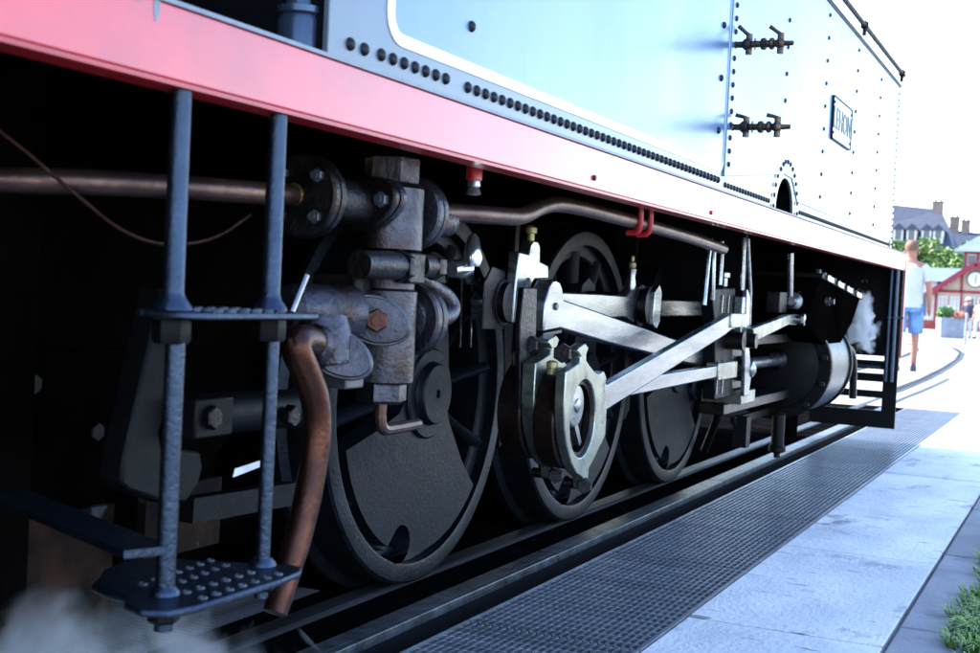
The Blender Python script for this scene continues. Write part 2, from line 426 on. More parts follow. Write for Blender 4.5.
# gratings: bars one by one
def grating_long(y0, y1, label):
    t = empty('drain_grating', (-1.08, y0, 0), label, 'grating', 'steel drain gratings beside the track')
    n = 23; L = y1-y0
    bar = MB().box(-.0023, .0023, 0, L-.012, -.028, 0).mesh('bar', 'grating', False)
    for i in range(n):
        link('bar', bar, t, (-.206+.412*i/(n-1), .006, rnd.uniform(-.0006, .0006)))
    c = MB(); k = int(L/.042)
    for i in range(k+1): c.box(-.208, .208, .006+(L-.015)*i/k, .006+(L-.015)*i/k+.004, -.0085, -.0035)
    o = obj('cross_rods', c, 'grating', t, smooth=False); o['kind'] = 'stuff'
    f = MB().box(-.214, -.2085, .003, L-.003, -.032, .001).box(.2085, .214, .003, L-.003, -.032, .001)
    obj('side_frame', f, 'grating', t, smooth=False)
gy = [1.75, 2.75, 3.75, 4.75, 5.75, 6.75, 7.75, 8.75, 9.75, 10.74]
ords = ['ninth', 'eighth', 'seventh', 'sixth', 'fifth', 'fourth', 'third', 'second']
for i, (a, b) in enumerate(zip(gy, gy[1:])):
    lab = ('steel drain grating panel at the far end of the trackside row' if i == 8 else
           'nearest steel drain grating panel of the trackside row, cut by the bottom of the photo' if i == 0 else
           f'steel drain grating panel of the trackside row, {ords[i]} from its far end')
    grating_long(a, b, lab)
for k, (a, b, lab) in enumerate(((1.16, 2.0, 'dark pit grating between the rails under the steam, nearer panel'), (2.0, 2.84, 'dark pit grating between the rails behind the step, farther panel'))):
    t = empty('pit_grating', (-2.175, a, 0), lab, 'grating', 'pit gratings between the rails')
    bar = MB().box(-.42, .42, -.0025, .0025, -.04, -.012).mesh('bar', 'grating', False)
    n = 40
    for i in range(n): link('bar', bar, t, (0, .008+(b-a-.016)*i/(n-1), 0))
    c = MB()
    for i in range(22): c.box(-.415+.83*i/21-.0015, -.415+.83*i/21+.0015, .004, b-a-.004, -.034, -.016)
    o = obj('cross_rods', c, 'grating', t, smooth=False); o['kind'] = 'stuff'

# grass verge
me_v, me_f = [], []
def blade(x, y, z, h, lean, az, wd):
    k = len(me_v); dx, dy = math.cos(az), math.sin(az); px, py = -dy*wd, dx*wd
    me_v.extend([(x-px,y-py,z),(x+px,y+py,z),(x+dx*lean*.45-px*.8,y+dy*lean*.45-py*.8,z+h*.65),(x+dx*lean*.45+px*.8,y+dy*lean*.45+py*.8,z+h*.65),(x+dx*lean,y+dy*lean,z+h*(1-.45*min(1,lean/h)))])
    me_f.extend([(k,k+1,k+3,k+2),(k+2,k+3,k+4)])
for i in range(26000):
    y = rnd.uniform(2.2, 6.2); x = rnd.uniform(-.205, .40)
    h = rnd.uniform(.02, .06)*(1+.6*math.sin(y*9+x*14)*math.sin(y*23-x*7)); blade(x, y, -.018, h, h*rnd.uniform(.2, 1.1), rnd.uniform(0, 2*PI), rnd.uniform(.0012, .0028))
for c in range(46):                               # clumps that sprawl over the kerb
    cy = rnd.uniform(2.5, 5.3); cx = -.205+rnd.uniform(-.035, .03); rr_ = rnd.uniform(.02, .055)
    for i in range(110):
        a = rnd.uniform(0, 2*PI); d = rr_*math.sqrt(rnd.random()); h = rnd.uniform(.02, .055)
        blade(cx+d*math.cos(a), cy+d*math.sin(a), .0, h, h*rnd.uniform(.5, 1.5), a+rnd.uniform(-.8, .8), rnd.uniform(.0015, .004))
o = MB(); o.v, o.f = me_v, me_f
tag(obj('grass', o, 'grass', smooth=False), 'green grass verge growing over the kerb at the right edge', 'grass', kind='stuff')

# ================================================================== the locomotive
LX = -2.177
ROOT = (LX, 4.2, 0)
loco = empty('steam_locomotive', ROOT, 'pale blue steam tank locomotive with red running board and black wheels on the track', 'locomotive')
OFF = (-ROOT[0], -ROOT[1], -ROOT[2])
def part(name, mb, m, bevel=0, smooth=True, ang=35, label=None): return obj(name, mb, m, loco, OFF, bevel, smooth, ang, label)
def sub(name, mb, m, parent, bevel=0, smooth=True, ang=35, label=None): return obj(name, mb, m, parent, (0,0,0), bevel, smooth, ang, label)

# --- body
part('running_plate', MB().box(-3.34, -1.012, -1.4, 7.86, 1.082, 1.098), 'soot_shade')
val = part('valance', MB().plate([(-1.4, 1.012), (.98, 1.012), (7.86, 1.012), (7.86, 1.098), (-1.4, 1.098)], -1.010, -1.0), 'valance_red', bevel=.002, label='red painted edge of the running board')
sub('bottom_lip', MB().box(-1.05, -1.002, -1.4, 7.86, 1.006, 1.0115), 'bright_red', val)
sub('top_lip', MB().box(-1.03, -.996, -1.4, 7.86, 1.0985, 1.104), 'lip_grey', val)
for yy, zz in ((2.66, 1.035), (3.62, 1.03)):
    sub('bolt', MB().hexn((-1.0005, yy, zz), (1,0,0), .006, .006), 'bright_red' if yy > 3 else 'rivet_black', val)
for k, pts in enumerate(([(1.195,1.098),(1.207,1.098),(1.204,1.078),(1.199,1.072),(1.196,1.082)], [(1.166,1.098),(1.175,1.098),(1.172,1.089),(1.168,1.091)])):
    sub('bare_patch', MB().plate(pts, -1.0002, -.9994), 'lip_grey', val)
part('valance', MB().box(-3.354, -3.344, -1.4, 7.86, 1.012, 1.104), 'valance_red')
part('buffer_beam', MB().box(-3.35, -1.003, 7.865, 7.890, .50, 1.104), 'black_iron', bevel=.003)
part('beam_front', MB().box(-3.35, -.998, 7.8905, 7.915, .50, 1.106), 'valance_red', bevel=.003)
part('boiler', MB().lathe((LX, -.2, 1.78), (0,1,0), [(0, .62), (6.5, .62), (6.5, .68), (7.9, .68), (7.9, .6), (7.98, .3)], 40), 'soot_shade')
part('firebox', MB().box(-2.85, -1.50, -.3, 1.55, .25, 2.0), 'soot_shade')
part('cab', MB().box(-3.3, -1.06, -1.5, .55, 1.104, 2.15).box(-3.3, -3.2, -1.5, .55, 2.15, 2.8).box(-1.16, -1.06, -1.5, -.9, 2.15, 2.8).box(-3.38, -.98, -1.7, .75, 2.8, 2.86), 'black_iron')
# tank on the near side: plate with the arched opening, body behind it
def arch_out(y0, y1, z0, z1):
    ar = [(4.66+.142*math.cos(a), 1.100+.128*math.sin(a)) for a in [PI-PI*i/14 for i in range(15)]]
    return [(y0, z0)]+ar+[(y1, z0), (y1, z1), (y0, z1)]
tank = part('side_tank', MB().plate(arch_out(1.60, 7.36, 1.106, 1.99), -1.030, -1.020), 'margin_paint', bevel=.002, ang=30)
sub('tank_body', MB().box(-1.74, -1.032, 1.602, 4.44, 1.106, 1.988).box(-1.74, -1.032, 4.86, 7.358, 1.106, 1.988).box(-1.74, -1.20, 4.44, 4.86, 1.106, 1.988).box(-1.2, -1.032, 4.44, 4.86, 1.26, 1.988), 'black_iron', tank)
sub('arch_back', MB().box(-1.19, -1.185, 4.44, 4.86, 1.106, 1.26), 'soot_shade', tank)
def rr_rect(y0, y1, z0, z1, r, n=6):
    o = []
    for cy, cz, a in ((y0+r, z0+r, PI), (y1-r, z0+r, 1.5*PI), (y1-r, z1-r, 0), (y0+r, z1-r, .5*PI)):
        o += [(cy+r*math.cos(a+PI/2*i/n), cz+r*math.sin(a+PI/2*i/n)) for i in range(n+1)]
    return o
sub('panel', MB().plate(rr_rect(1.788, 3.79, 1.180, 1.94, .03), -1.021, -1.0188), 'tank_paint', tank, label='light blue panel inside the white lining')
ln = MB()
out, inn = rr_rect(1.765, 3.80, 1.160, 1.962, .05), rr_rect(1.788, 3.79, 1.180, 1.94, .03)
ln.plate([p for p in out], -1.021, -1.0180, holes=[inn])
sub('lining', ln, 'lining_white', tank, label='white painted lining')
sub('cover_strip', MB().plate([(3.795, 1.15), (4.59, 1.235), (4.59, 1.985), (3.795, 1.985)], -1.021, -1.0135), 'tank_paint', tank, bevel=.002)
sub('front_sheet', MB().plate([(4.60, 1.24), (4.75, 1.235), (4.86, 1.16), (7.30, 1.15), (7.30, 1.985), (4.60, 1.985)], -1.021, -1.0165), 'tank_paint', tank, bevel=.002)
sub('corner_strip', MB().box(-1.021, -1.0150, 7.302, 7.359, 1.11, 1.985), 'tank_paint', tank, bevel=.002)
sub('top_angle', MB().box(-1.05, -1.012, 1.60, 7.37, 1.9905, 2.0).box(-1.0195, -1.0125, 1.60, 7.37, 1.980, 1.9902), 'black_iron', tank, bevel=.002)
hr = part('handrail', MB().cyl((-1.0, 1.7, 2.045), (-1.0, 7.34, 2.045), .011, seg=10), 'black_iron')
for yy in (2.2, 3.4, 4.7, 6.0, 7.26):
    sub('handrail_knob', MB().cyl((-1.0, yy, 1.999), (-1.0, yy, 2.05), .009, seg=8).lathe((-1.0, yy, 2.026), (0,0,1), [(0, .006), (.008, .018), (.03, .018), (.038, .006)], 10), 'black_iron', hr)
part('side_tank', MB().box(-3.33, -2.62, 1.6, 7.36, 1.106, 2.0), 'margin_paint')
rv_big = MB().dome((0,0,0), (1,0,0), .0105, 12, 4, .8).mesh('rivet', 'rivet_black')
rv_mid = MB().dome((0,0,0), (1,0,0), .0092, 10, 3, .7).mesh('rivet', 'rivet_black')
rv_sml = MB().dome((0,0,0), (1,0,0), .0072, 8, 3, .7).mesh('rivet', 'rivet_black')
def rivet(me, y, z, x=-1.0202): link('rivet', me, tank, (x, y, z))
for y in (1.661, 1.702): rivet(rv_big, y, 1.135)
for i in range(7): rivet(rv_big, 1.753+.0368*i, 1.136)
y = 2.060
while y < 3.775: rivet(rv_big, y, 1.135); y += .0366
y = 3.83
while y < 4.43: rivet(rv_mid, y, 1.128); y += .036
y = 4.92
while y < 7.29: rivet(rv_mid, y, 1.126); y += .036
z = 1.19
while z < 1.96: rivet(rv_mid, 3.832, z, -1.0137); z += .0395
for z in (1.276, 1.428, 1.581, 1.734, 1.887): rivet(rv_big, 3.715, z, -1.019)
rivet(rv_big, 2.061, 1.242, -1.019)
for i in range(7): rivet(rv_mid, 4.545, 1.395+.093*i, -1.0137)
for i in range(9): rivet(rv_mid, 5.28, 1.215+.0905*i, -1.0167)
for i in range(9): rivet(rv_mid, 5.99, 1.20+.0915*i, -1.0167)
for i in range(9): rivet(rv_mid, 6.68, 1.195+.09*i, -1.0167)
z = 1.13
while z < 1.97: rivet(rv_sml, 7.335, z, -1.0152); z += .034
for i in range(15):
    a = PI-PI*i/14; rivet(rv_mid, 4.66+.195*math.cos(a), 1.115+.172*math.sin(a), -1.0137 if .2 < a and 4.66+.195*math.cos(a) < 4.58 and 1.115+.172*math.sin(a) > 1.24 else -1.017)
# name plate
npl = part('nameplate', MB().plate(rr_rect(5.43, 5.87, 1.472, 1.642, .012), -1.0165, -1.0105), 'plate_white', bevel=.001)
sub('border', MB().plate(rr_rect(5.425, 5.875, 1.467, 1.647, .014), -1.0165, -1.0075, holes=[rr_rect(5.431, 5.869, 1.473, 1.641, .010)]), 'black_iron', npl)
cu = bpy.data.curves.new('lettering', 'FONT'); cu.body = 'LEHON'; cu.size = .128; cu.extrude = .0015; cu.align_x = 'CENTER'; cu.align_y = 'CENTER'; cu.space_character = 1.0
to = bpy.data.objects.new('lettering', cu); COL.objects.link(to)
bpy.context.view_layer.update()
tm = bpy.data.meshes.new_from_object(to.evaluated_get(bpy.context.evaluated_depsgraph_get()))
bpy.data.objects.remove(to)
tm.materials.clear(); tm.materials.append(MATS['nut_steel'])
lt = link('lettering', tm, npl, (-1.0090, 5.65, 1.556), (PI/2, 0, PI/2))
for yy, zz in ((5.452, 1.495), (5.452, 1.62), (5.848, 1.495), (5.848, 1.62)): link('rivet', rv_sml, npl, (-1.0105, yy, zz))
# gauge cocks on the tank, standing straight out
def cock(y, z, tilt):
    b = part('gauge_cock', MB().lathe((-1.0137, y, z), (1,0,0), [(0, .012), (.004, .009), (.02, .010), (.028, .017), (.034, .019), (.046, .019), (.050, .010), (.056, .010), (.058, .018), (.0605, .018), (.062, .010), (.074, .010), (.077, .016), (.082, .018), (.090, .018), (.094, .011), (.100, .011), (.103, .016), (.108, .018), (.114, .016), (.118, .010), (.122, .011), (.126, .016), (.134, .018), (.142, .014), (.146, .008), (.172, .007), (.174, .003)], 16), 'bronze')
    for xx, t in ((.040, tilt), (.134, tilt*.8)):
        sub('plug', MB().cyl((-1.0137+xx, y, z-.030), (-1.0137+xx, y, z+.030), .010, seg=10), 'bronze', b)
        sub('lever', MB().tube([(-1.0137+xx, y, z+.026), (-1.0137+xx-.012, y-.004, z+.030+t*.006), (-1.0137+xx-.032, y-.008, z+.032+t*.022)], [.0065, .0055, .0065], 8), 'bronze', b)
    return b
cock(3.842, 1.548, 1.0)
cock(3.862, 1.305, .15)
# standpipe behind the tank end, with its collar, and a round damper plate
sp = part('standpipe', MB().lathe((-1.075, 1.610, 1.104), (0,0,1), [(0, .034), (.055, .034), (.062, .031), (.066, .036), (.075, .036), (.078, .024), (.09, .022), (1.2, .022)], 24), 'pipe_steel')
part('handwheel', MB().lathe((-1.13, 1.69, 1.235), (1,-.5,0), [(0, .07), (.02, .075), (.03, .07), (.035, .02)], 28), 'black_iron')
part('hose', MB().tube([(-1.12, 1.36, 1.10), (-1.12, 1.40, 1.125), (-1.11, 1.47, 1.135), (-1.10, 1.56, 1.12)], .005, 8, 1), 'old_copper')

# --- frames and the dark middle of the engine
part('main_frame', MB().plate([(-1.4, .30), (2.3, .30), (2.45, .42), (7.8, .40), (7.8, .98), (-1.4, .98)], -1.80, -1.775), 'soot_shade')
part('main_frame', MB().plate([(-1.4, .04), (5.9, .04), (6.1, .30), (7.8, .30), (7.8, .98), (-1.4, .98)], -2.58, -2.555), 'soot_shade')  # far frame, lower edge brought down to block light under the engine
part('ash_pan', MB().plate([(-1.2, .10), (2.45, .10), (2.48, .5), (2.48, 1.0), (-1.2, 1.0)], -2.50, -1.83), 'soot_shade')  # ash pan carried lower to block the bright ground beyond
part('smokebox_saddle', MB().box(-2.5, -1.81, 5.9, 7.2, .42, 1.08), 'soot_shade')
part('motion_bracket', MB().plate([(-1.775, .50), (-1.40, .50), (-1.24, .80), (-1.24, 1.08), (-1.775, 1.08)], 5.02, 5.05, axis='y'), 'black_iron')  # black plate put in to darken the space behind the valve gear

# --- wheels
WR = .5
def ring(prof, seg=72):
    """Closed ring about the x axis from an (x, r) loop."""
    m = MB(); n = len(prof)
    for j in range(seg):
        a = 2*PI*j/seg
        for x, r in prof: m.v.append((x, r*math.cos(a), r*math.sin(a)))
    for j in range(seg):
        for i in range(n):
            a, b = j*n+i, j*n+(i+1) % n; c, d = ((j+1) % seg)*n+(i+1) % n, ((j+1) % seg)*n+i
            m.f.append((a, b, c, d))
    return m
tyre_me = ring([(0, .447), (.002, .455), (0, .492), (-.006, .499), (-.10, .503), (-.112, .526), (-.128, .526), (-.135, .515), (-.135, .447)]).mesh('wheel', 'tyre_steel', ang=30)
rim_me = ring([(-.040, .405), (-.034, .410), (-.030, .446), (-.125, .446), (-.125, .405)]).mesh('rim', 'wheel_iron', ang=30)
hub_me = MB().lathe((-.13, 0, 0), (1,0,0), [(0, .12), (.14, .12), (.145, .115), (.145, .085), (.150, .082), (.162, .080), (.166, .076), (.166, .012), (.158, .010)], 40).mesh('hub', 'wheel_iron', ang=30)
spokes = []
for k in range(12):
    a = 2*PI*k/12+.12
    d = Vector((0, math.cos(a), math.sin(a))); q = Vector((0, -math.sin(a), math.cos(a)))
    def ell(c, wx, wq): return [c+Vector((wx*math.cos(t), 0, 0))+q*(wq*math.sin(t)) for t in [2*PI*i/10 for i in range(10)]]
    spokes.append(MB().rings([ell(d*.10+Vector((-.06,0,0)), .045, .024), ell(d*.27+Vector((-.055,0,0)), .036, .016), ell(d*.425+Vector((-.05,0,0)), .038, .020)]).mesh('spoke', 'wheel_iron', ang=60))
def cw_outline():
    a0, a1 = R(196), R(318)
    o = [(.418*math.cos(a0+(a1-a0)*i/20), .418*math.sin(a0+(a1-a0)*i/20)) for i in range(21)]
    # notch at the bottom left, as cast
    na, nr = R(254), .050; nc = (.398*math.cos(na), .398*math.sin(na))
    left = [p for p in o if math.hypot(p[0]-nc[0], p[1]-nc[1]) > nr and math.atan2(p[1], p[0]) % (2*PI) < na]
    right = [p for p in o if math.hypot(p[0]-nc[0], p[1]-nc[1]) > nr and math.atan2(p[1], p[0]) % (2*PI) > na]
    o = left+[(nc[0]+nr*math.cos(na+R(246)-R(312)*i/14-R(0)), nc[1]+nr*math.sin(na+R(246)-R(312)*i/14)) for i in range(1, 14)][::1]+right
    return o+[(.225, -.20), (.135, -.085), (.075, .045), (-.085, .03), (-.150, -.045), (-.26, -.080)]
cw_me = MB().plate(cw_outline(), -.060, .004).mesh('counterweight', 'wheel_iron', ang=30)
crank_me = MB().plate([(-.115, -.02), (-.105, .10), (-.085, .24), (-.06, .31), (0, .335), (.06, .31), (.085, .24), (.105, .10), (.115, -.02), (.06, -.10), (-.06, -.10)], -.05, .008).mesh('crank_web', 'wheel_iron', ang=30)
wheel_y = (3.03, 4.18, 5.31)
for y in wheel_y:
    wl = link('wheel', tyre_me, loco, (-1.577-ROOT[0], y-ROOT[1], WR))
    link('rim', rim_me, wl); link('hub', hub_me, wl); link('counterweight', cw_me, wl); link('crank_web', crank_me, wl)
    for s in spokes: link('spoke', s, wl)
    r = link('wheel', tyre_me, loco, (-2.777-ROOT[0], y-ROOT[1], WR), (0, 0, PI))
    link('rim', rim_me, r); link('hub', hub_me, r)
    for s in spokes: link('spoke', s, r)
    part('axle', MB().cyl((-2.70, y, .5), (-1.70, y, .5), .075), 'soot_shade')
    b = part('brake_shoe', MB().plate([(y+.54, .30), (y+.60, .34), (y+.615, .52), (y+.57, .70), (y+.53, .68), (y+.555, .52)], -1.70, -1.60), 'black_iron', bevel=.004)
    sub('hanger', MB().bar((-1.62, y+.60, .55), (-1.62, y+.62, 1.0), .03, .02, (0,1,0)), 'black_iron', b)

# --- rods on the cranks (crank pins at the top of their stroke)
PZ = .75
cr = part('coupling_rod', MB().plate([(2.95, PZ-.05), (3.12, PZ-.045), (3.3, .722), (3.75, .708), (4.02, .712), (4.11, PZ-.055), (4.20, PZ-.065), (4.27, PZ-.05), (4.30, .715), (4.62, .715), (5.20, .718), (5.25, PZ-.055), (5.36, PZ-.05), (5.39, PZ), (5.36, PZ+.05), (5.25, PZ+.055), (5.20, .774), (4.62, .774), (4.30, .772), (4.24, PZ+.065), (4.12, PZ+.065), (4.02, .780), (3.75, .783), (3.3, .782), (3.10, PZ+.06), (2.98, PZ+.06), (2.93, PZ)], -1.415, -1.375), 'polished', bevel=.004, label='polished coupling rod')
for y in wheel_y:
    sub('crank_pin', MB().cyl((-1.58, y, PZ), (-1.35, y, PZ), .042).lathe((-1.375, y, PZ), (1,0,0), [(0, .06), (.012, .06), (.014, .052), (.03, .052), (.034, .03)], 24), 'dark_cast', cr)
y = 4.18
sub('bearing_ring', MB().lathe((-1.415, y-.02, PZ), (1,0,0), [(0, .066), (.03, .07), (.045, .07), (.05, .058), (.06, .058), (.064, .066), (.08, .066), (.085, .03)], 28), 'dark_cast', cr)
sub('bearing_cap', MB().plate([(y-.045, PZ-.06), (y+.0, PZ-.075), (y+.03, PZ-.05), (y+.035, PZ+.05), (y+.005, PZ+.075), (y-.04, PZ+.05)], -1.335, -1.318), 'polished', cr, bevel=.003)
sub('dark_cover', MB().plate([(2.91,.68),(3.035,.68),(3.035,.83),(2.95,.84),(2.91,.80)], -1.372, -1.366), 'dark_cast', cr, bevel=.004)  # dark plate laid over the end of the coupling rod
for yy in (4.10, 5.25):
    sub('oil_cup', MB().lathe((-1.39, yy, PZ+.05), (0,0,1), [(0, .014), (.02, .016), (.045, .012), (.07, .016), (.075, .01)], 14), 'polished', cr)
    sub('oil_cup_lid', MB().lathe((-1.39, yy, PZ+.127), (0,0,1), [(-.006, .009), (0, .013), (.012, .013), (.020, .006), (.034, .007), (.038, .004)], 12), 'pale_brass', cr)
# strap piece standing on the leading crank pin
A = part('rod_bracket', MB().plate([(3.04,.881),(3.105,.878),(3.113,.902),(3.130,.914),(3.160,.914),(3.177,.902),(3.182,.862),(3.241,.853),(3.246,.817),(3.150,.813),(3.118,.790),(3.104,.755),(3.092,.698),(3.021,.698),(3.027,.773),(3.036,.83)], -1.365, -1.335), 'polished', bevel=.004)
sub('key', MB().bar((-1.333, 3.085, .705), (-1.333, 3.112, .815), .012, .008, (0,1,0)), 'polished', A)
sub('oil_pot', MB().lathe((-1.35, 3.145, .914), (0,0,1), [(0, .010), (.018, .010), (.020, .016), (.034, .016), (.040, .008)], 12), 'pale_brass', A)
# connecting rod
B = part('connecting_rod', MB().plate([(3.074,.679),(3.080,.751),(3.097,.795),(3.118,.812),(3.142,.815),(3.168,.810),(3.186,.797),(3.198,.776),(3.202,.764),(3.541,.725),(4.254,.641),(4.592,.602),(4.612,.594),(4.614,.540),(4.292,.566),(4.021,.597),(3.553,.645),(3.190,.687)], -1.315, -1.270), 'polished', bevel=.005, label='wide tapering polished connecting rod')
sub('big_end_seam', MB().plate([(3.066,.676),(3.193,.684),(3.192,.676),(3.066,.668)], -1.318, -1.268), 'dark_cast', B)
sub('big_end_bolt', MB().hexn((-1.27, 3.145, .745), (1,0,0), .010, .006), 'nut_steel', B)
sub('big_end_strap', MB().plate([(3.105,.668),(3.165,.670),(3.155,.60),(3.12,.54),(3.08,.56),(3.10,.61)], -1.31, -1.275), 'polished', B, bevel=.003)
sub('small_end', MB().plate([(4.60,.60),(4.95,.57),(4.98,.53),(4.95,.48),(4.60,.535)], -1.305, -1.28), 'polished', B, bevel=.003)
# return crank and the two eccentrics, on the leading axle
part('return_crank', MB().plate([(2.89,.79),(2.975,.79),(2.98,.70),(3.02,.42),(2.96,.40),(2.91,.46),(2.88,.70)], -1.268, -1.252), 'dark_cast', bevel=.003)
EC = (3.018, .470)
def eccentric(x0, x1, xs0, xs1, cy, cz, lab):
    d = part('eccentric', MB().lathe((x0, cy, cz), (1,0,0), [(0, .122), (.004, .126), (x1-x0-.004, .126), (x1-x0, .122), (x1-x0+.001, .02)], 40), 'brown_drum', label=lab)
    oy, oz = cy-EC[0], cz-EC[1]
    outl = [(2.888,.594),(2.916,.598),(2.950,.606),(2.978,.612),(2.984,.628),(2.962,.640),(2.966,.650),(3.010,.660),(3.034,.648),(3.020,.632),(3.022,.618),(3.045,.605),(3.090,.585),(3.119,.579),(3.155,.586),(3.178,.566),(3.168,.543),(3.184,.515),(3.192,.49),(3.192,.418),(3.170,.40),(3.147,.386),(3.115,.362),(3.082,.342),(3.078,.303),(3.044,.293),(3.034,.324),(2.995,.338),(2.955,.369),(2.918,.415),(2.897,.46),(2.888,.51)]
    hole = circ(3.020, .472, .088, 36, .097)
    s = sub('strap', MB().plate([(a+oy, b+oz) for a, b in outl], xs0, xs1, holes=[[(a+oy, b+oz) for a, b in hole]]), 'polished_warm', d, bevel=.003)
    sub('bearing', MB().plate(circ(cy+.002, cz+.002, .0875, 36, .0965), xs0, xs1-.010, holes=[circ(cy+.002, cz+.002, .076, 36, .085)]), 'dark_cast', d)
    sub('bolt', MB().cyl((xs0-.03, cy+.045, cz-.168), (xs1+.012, cy+.045, cz-.168), .013, seg=12).hexn((xs1+.004, cy+.03, cz-.165), (.3,-1,0), .020, .03), 'dark_cast', d)
    sub('bolt', MB().hexn((xs0-.01, cy-.055, cz+.165), (.2,-1,0), .024, .035), 'dark_cast', d)
    sub('oil_cup', MB().lathe(((x0+x1)/2, cy-.085, cz+.112), (0,0,1), [(0, .011), (.014, .011), (.016, .014), (.030, .014), (.034, .006)], 12), 'pale_brass', d)
    return d
eccentric(-1.315, -1.252, -1.250, -1.214, 3.03, .485, 'brown drum of the inner eccentric')
eo = eccentric(-1.213, -1.158, -1.157, -1.130, EC[0], EC[1], 'brown drum of the outer eccentric')
sub('sheave_disc', MB().lathe((-1.18, 3.0, .505), (1,0,0), [(0, .054), (.034, .054), (.038, .050), (.040, .018), (.044, .016), (.046, .006)], 28), 'polished', eo)
sub('sheave_web', MB().plate([(2.985,.48),(3.012,.478),(3.060,.408),(3.046,.400)], -1.168, -1.146), 'polished', eo)
sub('sheave_back', MB().plate(circ(3.02, .472, .084, 30), -1.1585, -1.1575), 'soot_shade', eo)
# eccentric rods
e1 = part('eccentric_rod', MB().plate([(3.160,.565),(3.213,.547),(4.387,.724),(4.45,.734),(4.640,.735),(4.645,.694),(4.47,.680),(4.399,.664),(3.221,.480),(3.175,.455)], -1.168, -1.140), 'polished', bevel=.004, label='upper polished eccentric rod')
sub('end_plate', MB().box(-1.172, -1.134, 4.445, 4.66, .688, .738), 'polished_warm', e1, bevel=.003)
e2 = part('eccentric_rod', MB().plate([(3.165,.555),(3.30,.525),(3.752,.541),(4.575,.547),(4.805,.551),(4.817,.497),(4.583,.505),(3.453,.489),(3.17,.46)], -1.240, -1.205), 'polished', bevel=.004, label='lower polished eccentric rod')
sub('end_plate', MB().box(-1.245, -1.200, 4.56, 4.83, .494, .556), 'polished_warm', e2, bevel=.003)
# expansion link, hangers and valve spindle
lk = part('expansion_link', MB().plate([(4.50,.82),(4.83,.83),(4.86,.70),(4.84,.52),(4.90,.42),(4.62,.42),(4.60,.55),(4.56,.70)], -1.27, -1.225), 'black_iron', bevel=.004)
for yy in (4.63, 4.72): sub('slot_edge', MB().bar((-1.222, yy, .70), (-1.222, yy+.01, .80), .008, .006, (0,1,0)), 'polished', lk)
for yy in (4.62, 4.70): sub('slot_edge', MB().bar((-1.222, yy, .44), (-1.222, yy+.01, .56), .008, .006, (0,1,0)), 'polished', lk)
sub('pin_cap', MB().lathe((-1.26, 4.80, .835), (0,0,1), [(0, .012), (.03, .012), (.034, .02), (.05, .02), (.056, .01)], 12), 'polished', lk)
sub('die_block', MB().box(-1.225, -1.19, 4.82, 4.93, .60, .80), 'polished', lk, bevel=.004)
sub('link_pin', MB().cyl((-1.30, 4.86, .635), (-1.14, 4.86, .635), .028).cyl((-1.30, 4.75, .635), (-1.16, 4.75, .635), .034), 'dark_cast', lk)
sub('side_plate', MB().plate([(4.86,.83),(4.91,.80),(4.93,.62),(5.00,.50),(4.97,.42),(4.90,.42),(4.88,.60)], -1.20, -1.185), 'polished', lk, bevel=.003)
for (ya, za), (yb, zb), (yc, zc) in (((4.36,.99),(4.342,.93),(4.319,.763)), ((4.42,.985),(4.405,.94),(4.425,.782)), ((4.50,.99),(4.514,.95),(4.510,.836)), ((4.83,1.02),(4.827,.96),(4.834,.824)), ((4.88,1.02),(4.889,.985),(4.96,.827))):
    pp = [(-1.2, ya, za), (-1.2, yb, zb), (-1.2, yc, zc)]
    if yc == .96 or yb == 4.889: pp.append((-1.2, 4.975, .66))
    part('hanger_rod', MB().tube(pp, .0085, 8), 'polished')
part('hanger_rod', MB().tube([(-1.2, 5.655, 1.0), (-1.2, 5.66, .95), (-1.2, 5.692, .81)], .014, 10), 'polished')
vr = part('valve_rod', MB().plate([(4.865,.682),(5.48,.733),(5.69,.738),(5.695,.690),(5.493,.693),(4.89,.629)], -1.185, -1.155), 'polished_warm', bevel=.004)
sub('fork_pin', MB().cyl((-1.21, 5.63, .715), (-1.13, 5.63, .715), .02).hexn((-1.13, 5.63, .715), (1,0,0), .026, .014), 'polished', vr)
sub('gland', MB().lathe((-1.19, 5.66, .795), (0,1,-.05), [(0, .02), (.05, .02), (.055, .04), (.08, .04), (.085, .028), (.12, .032), (.16, .032), (.165, .05), (.20, .05), (.205, .02), (.32, .018)], 18), 'polished', vr)
sub('lubricator_block', MB().box(-1.26, -1.20, 5.50, 5.64, .74, .83), 'dark_cast', vr, bevel=.004)
# crosshead, slide bars, piston
xh = part('crosshead', MB().plate([(4.90,.44),(5.12,.44),(5.16,.52),(5.12,.60),(4.90,.60),(4.86,.52)], -1.34, -1.24), 'dark_cast', bevel=.005)
sub('piston_rod', MB().cyl((-1.30, 5.1, .52), (-1.30, 6.08, .52), .025), 'polished', xh)
sub('gudgeon', MB().lathe((-1.24, 5.0, .52), (1,0,0), [(0, .05), (.03, .05), (.04, .035), (.06, .03), (.07, .012)], 20), 'polished', xh)
sub('shoe', MB().box(-1.36, -1.20, 4.92, 5.14, .385, .435), 'polished_warm', xh, bevel=.003)
for z0, z1 in ((.605, .645), (.345, .385)): part('slide_bar', MB().box(-1.35, -1.25, 4.86, 6.08, z0, z1), 'dark_cast', bevel=.003)

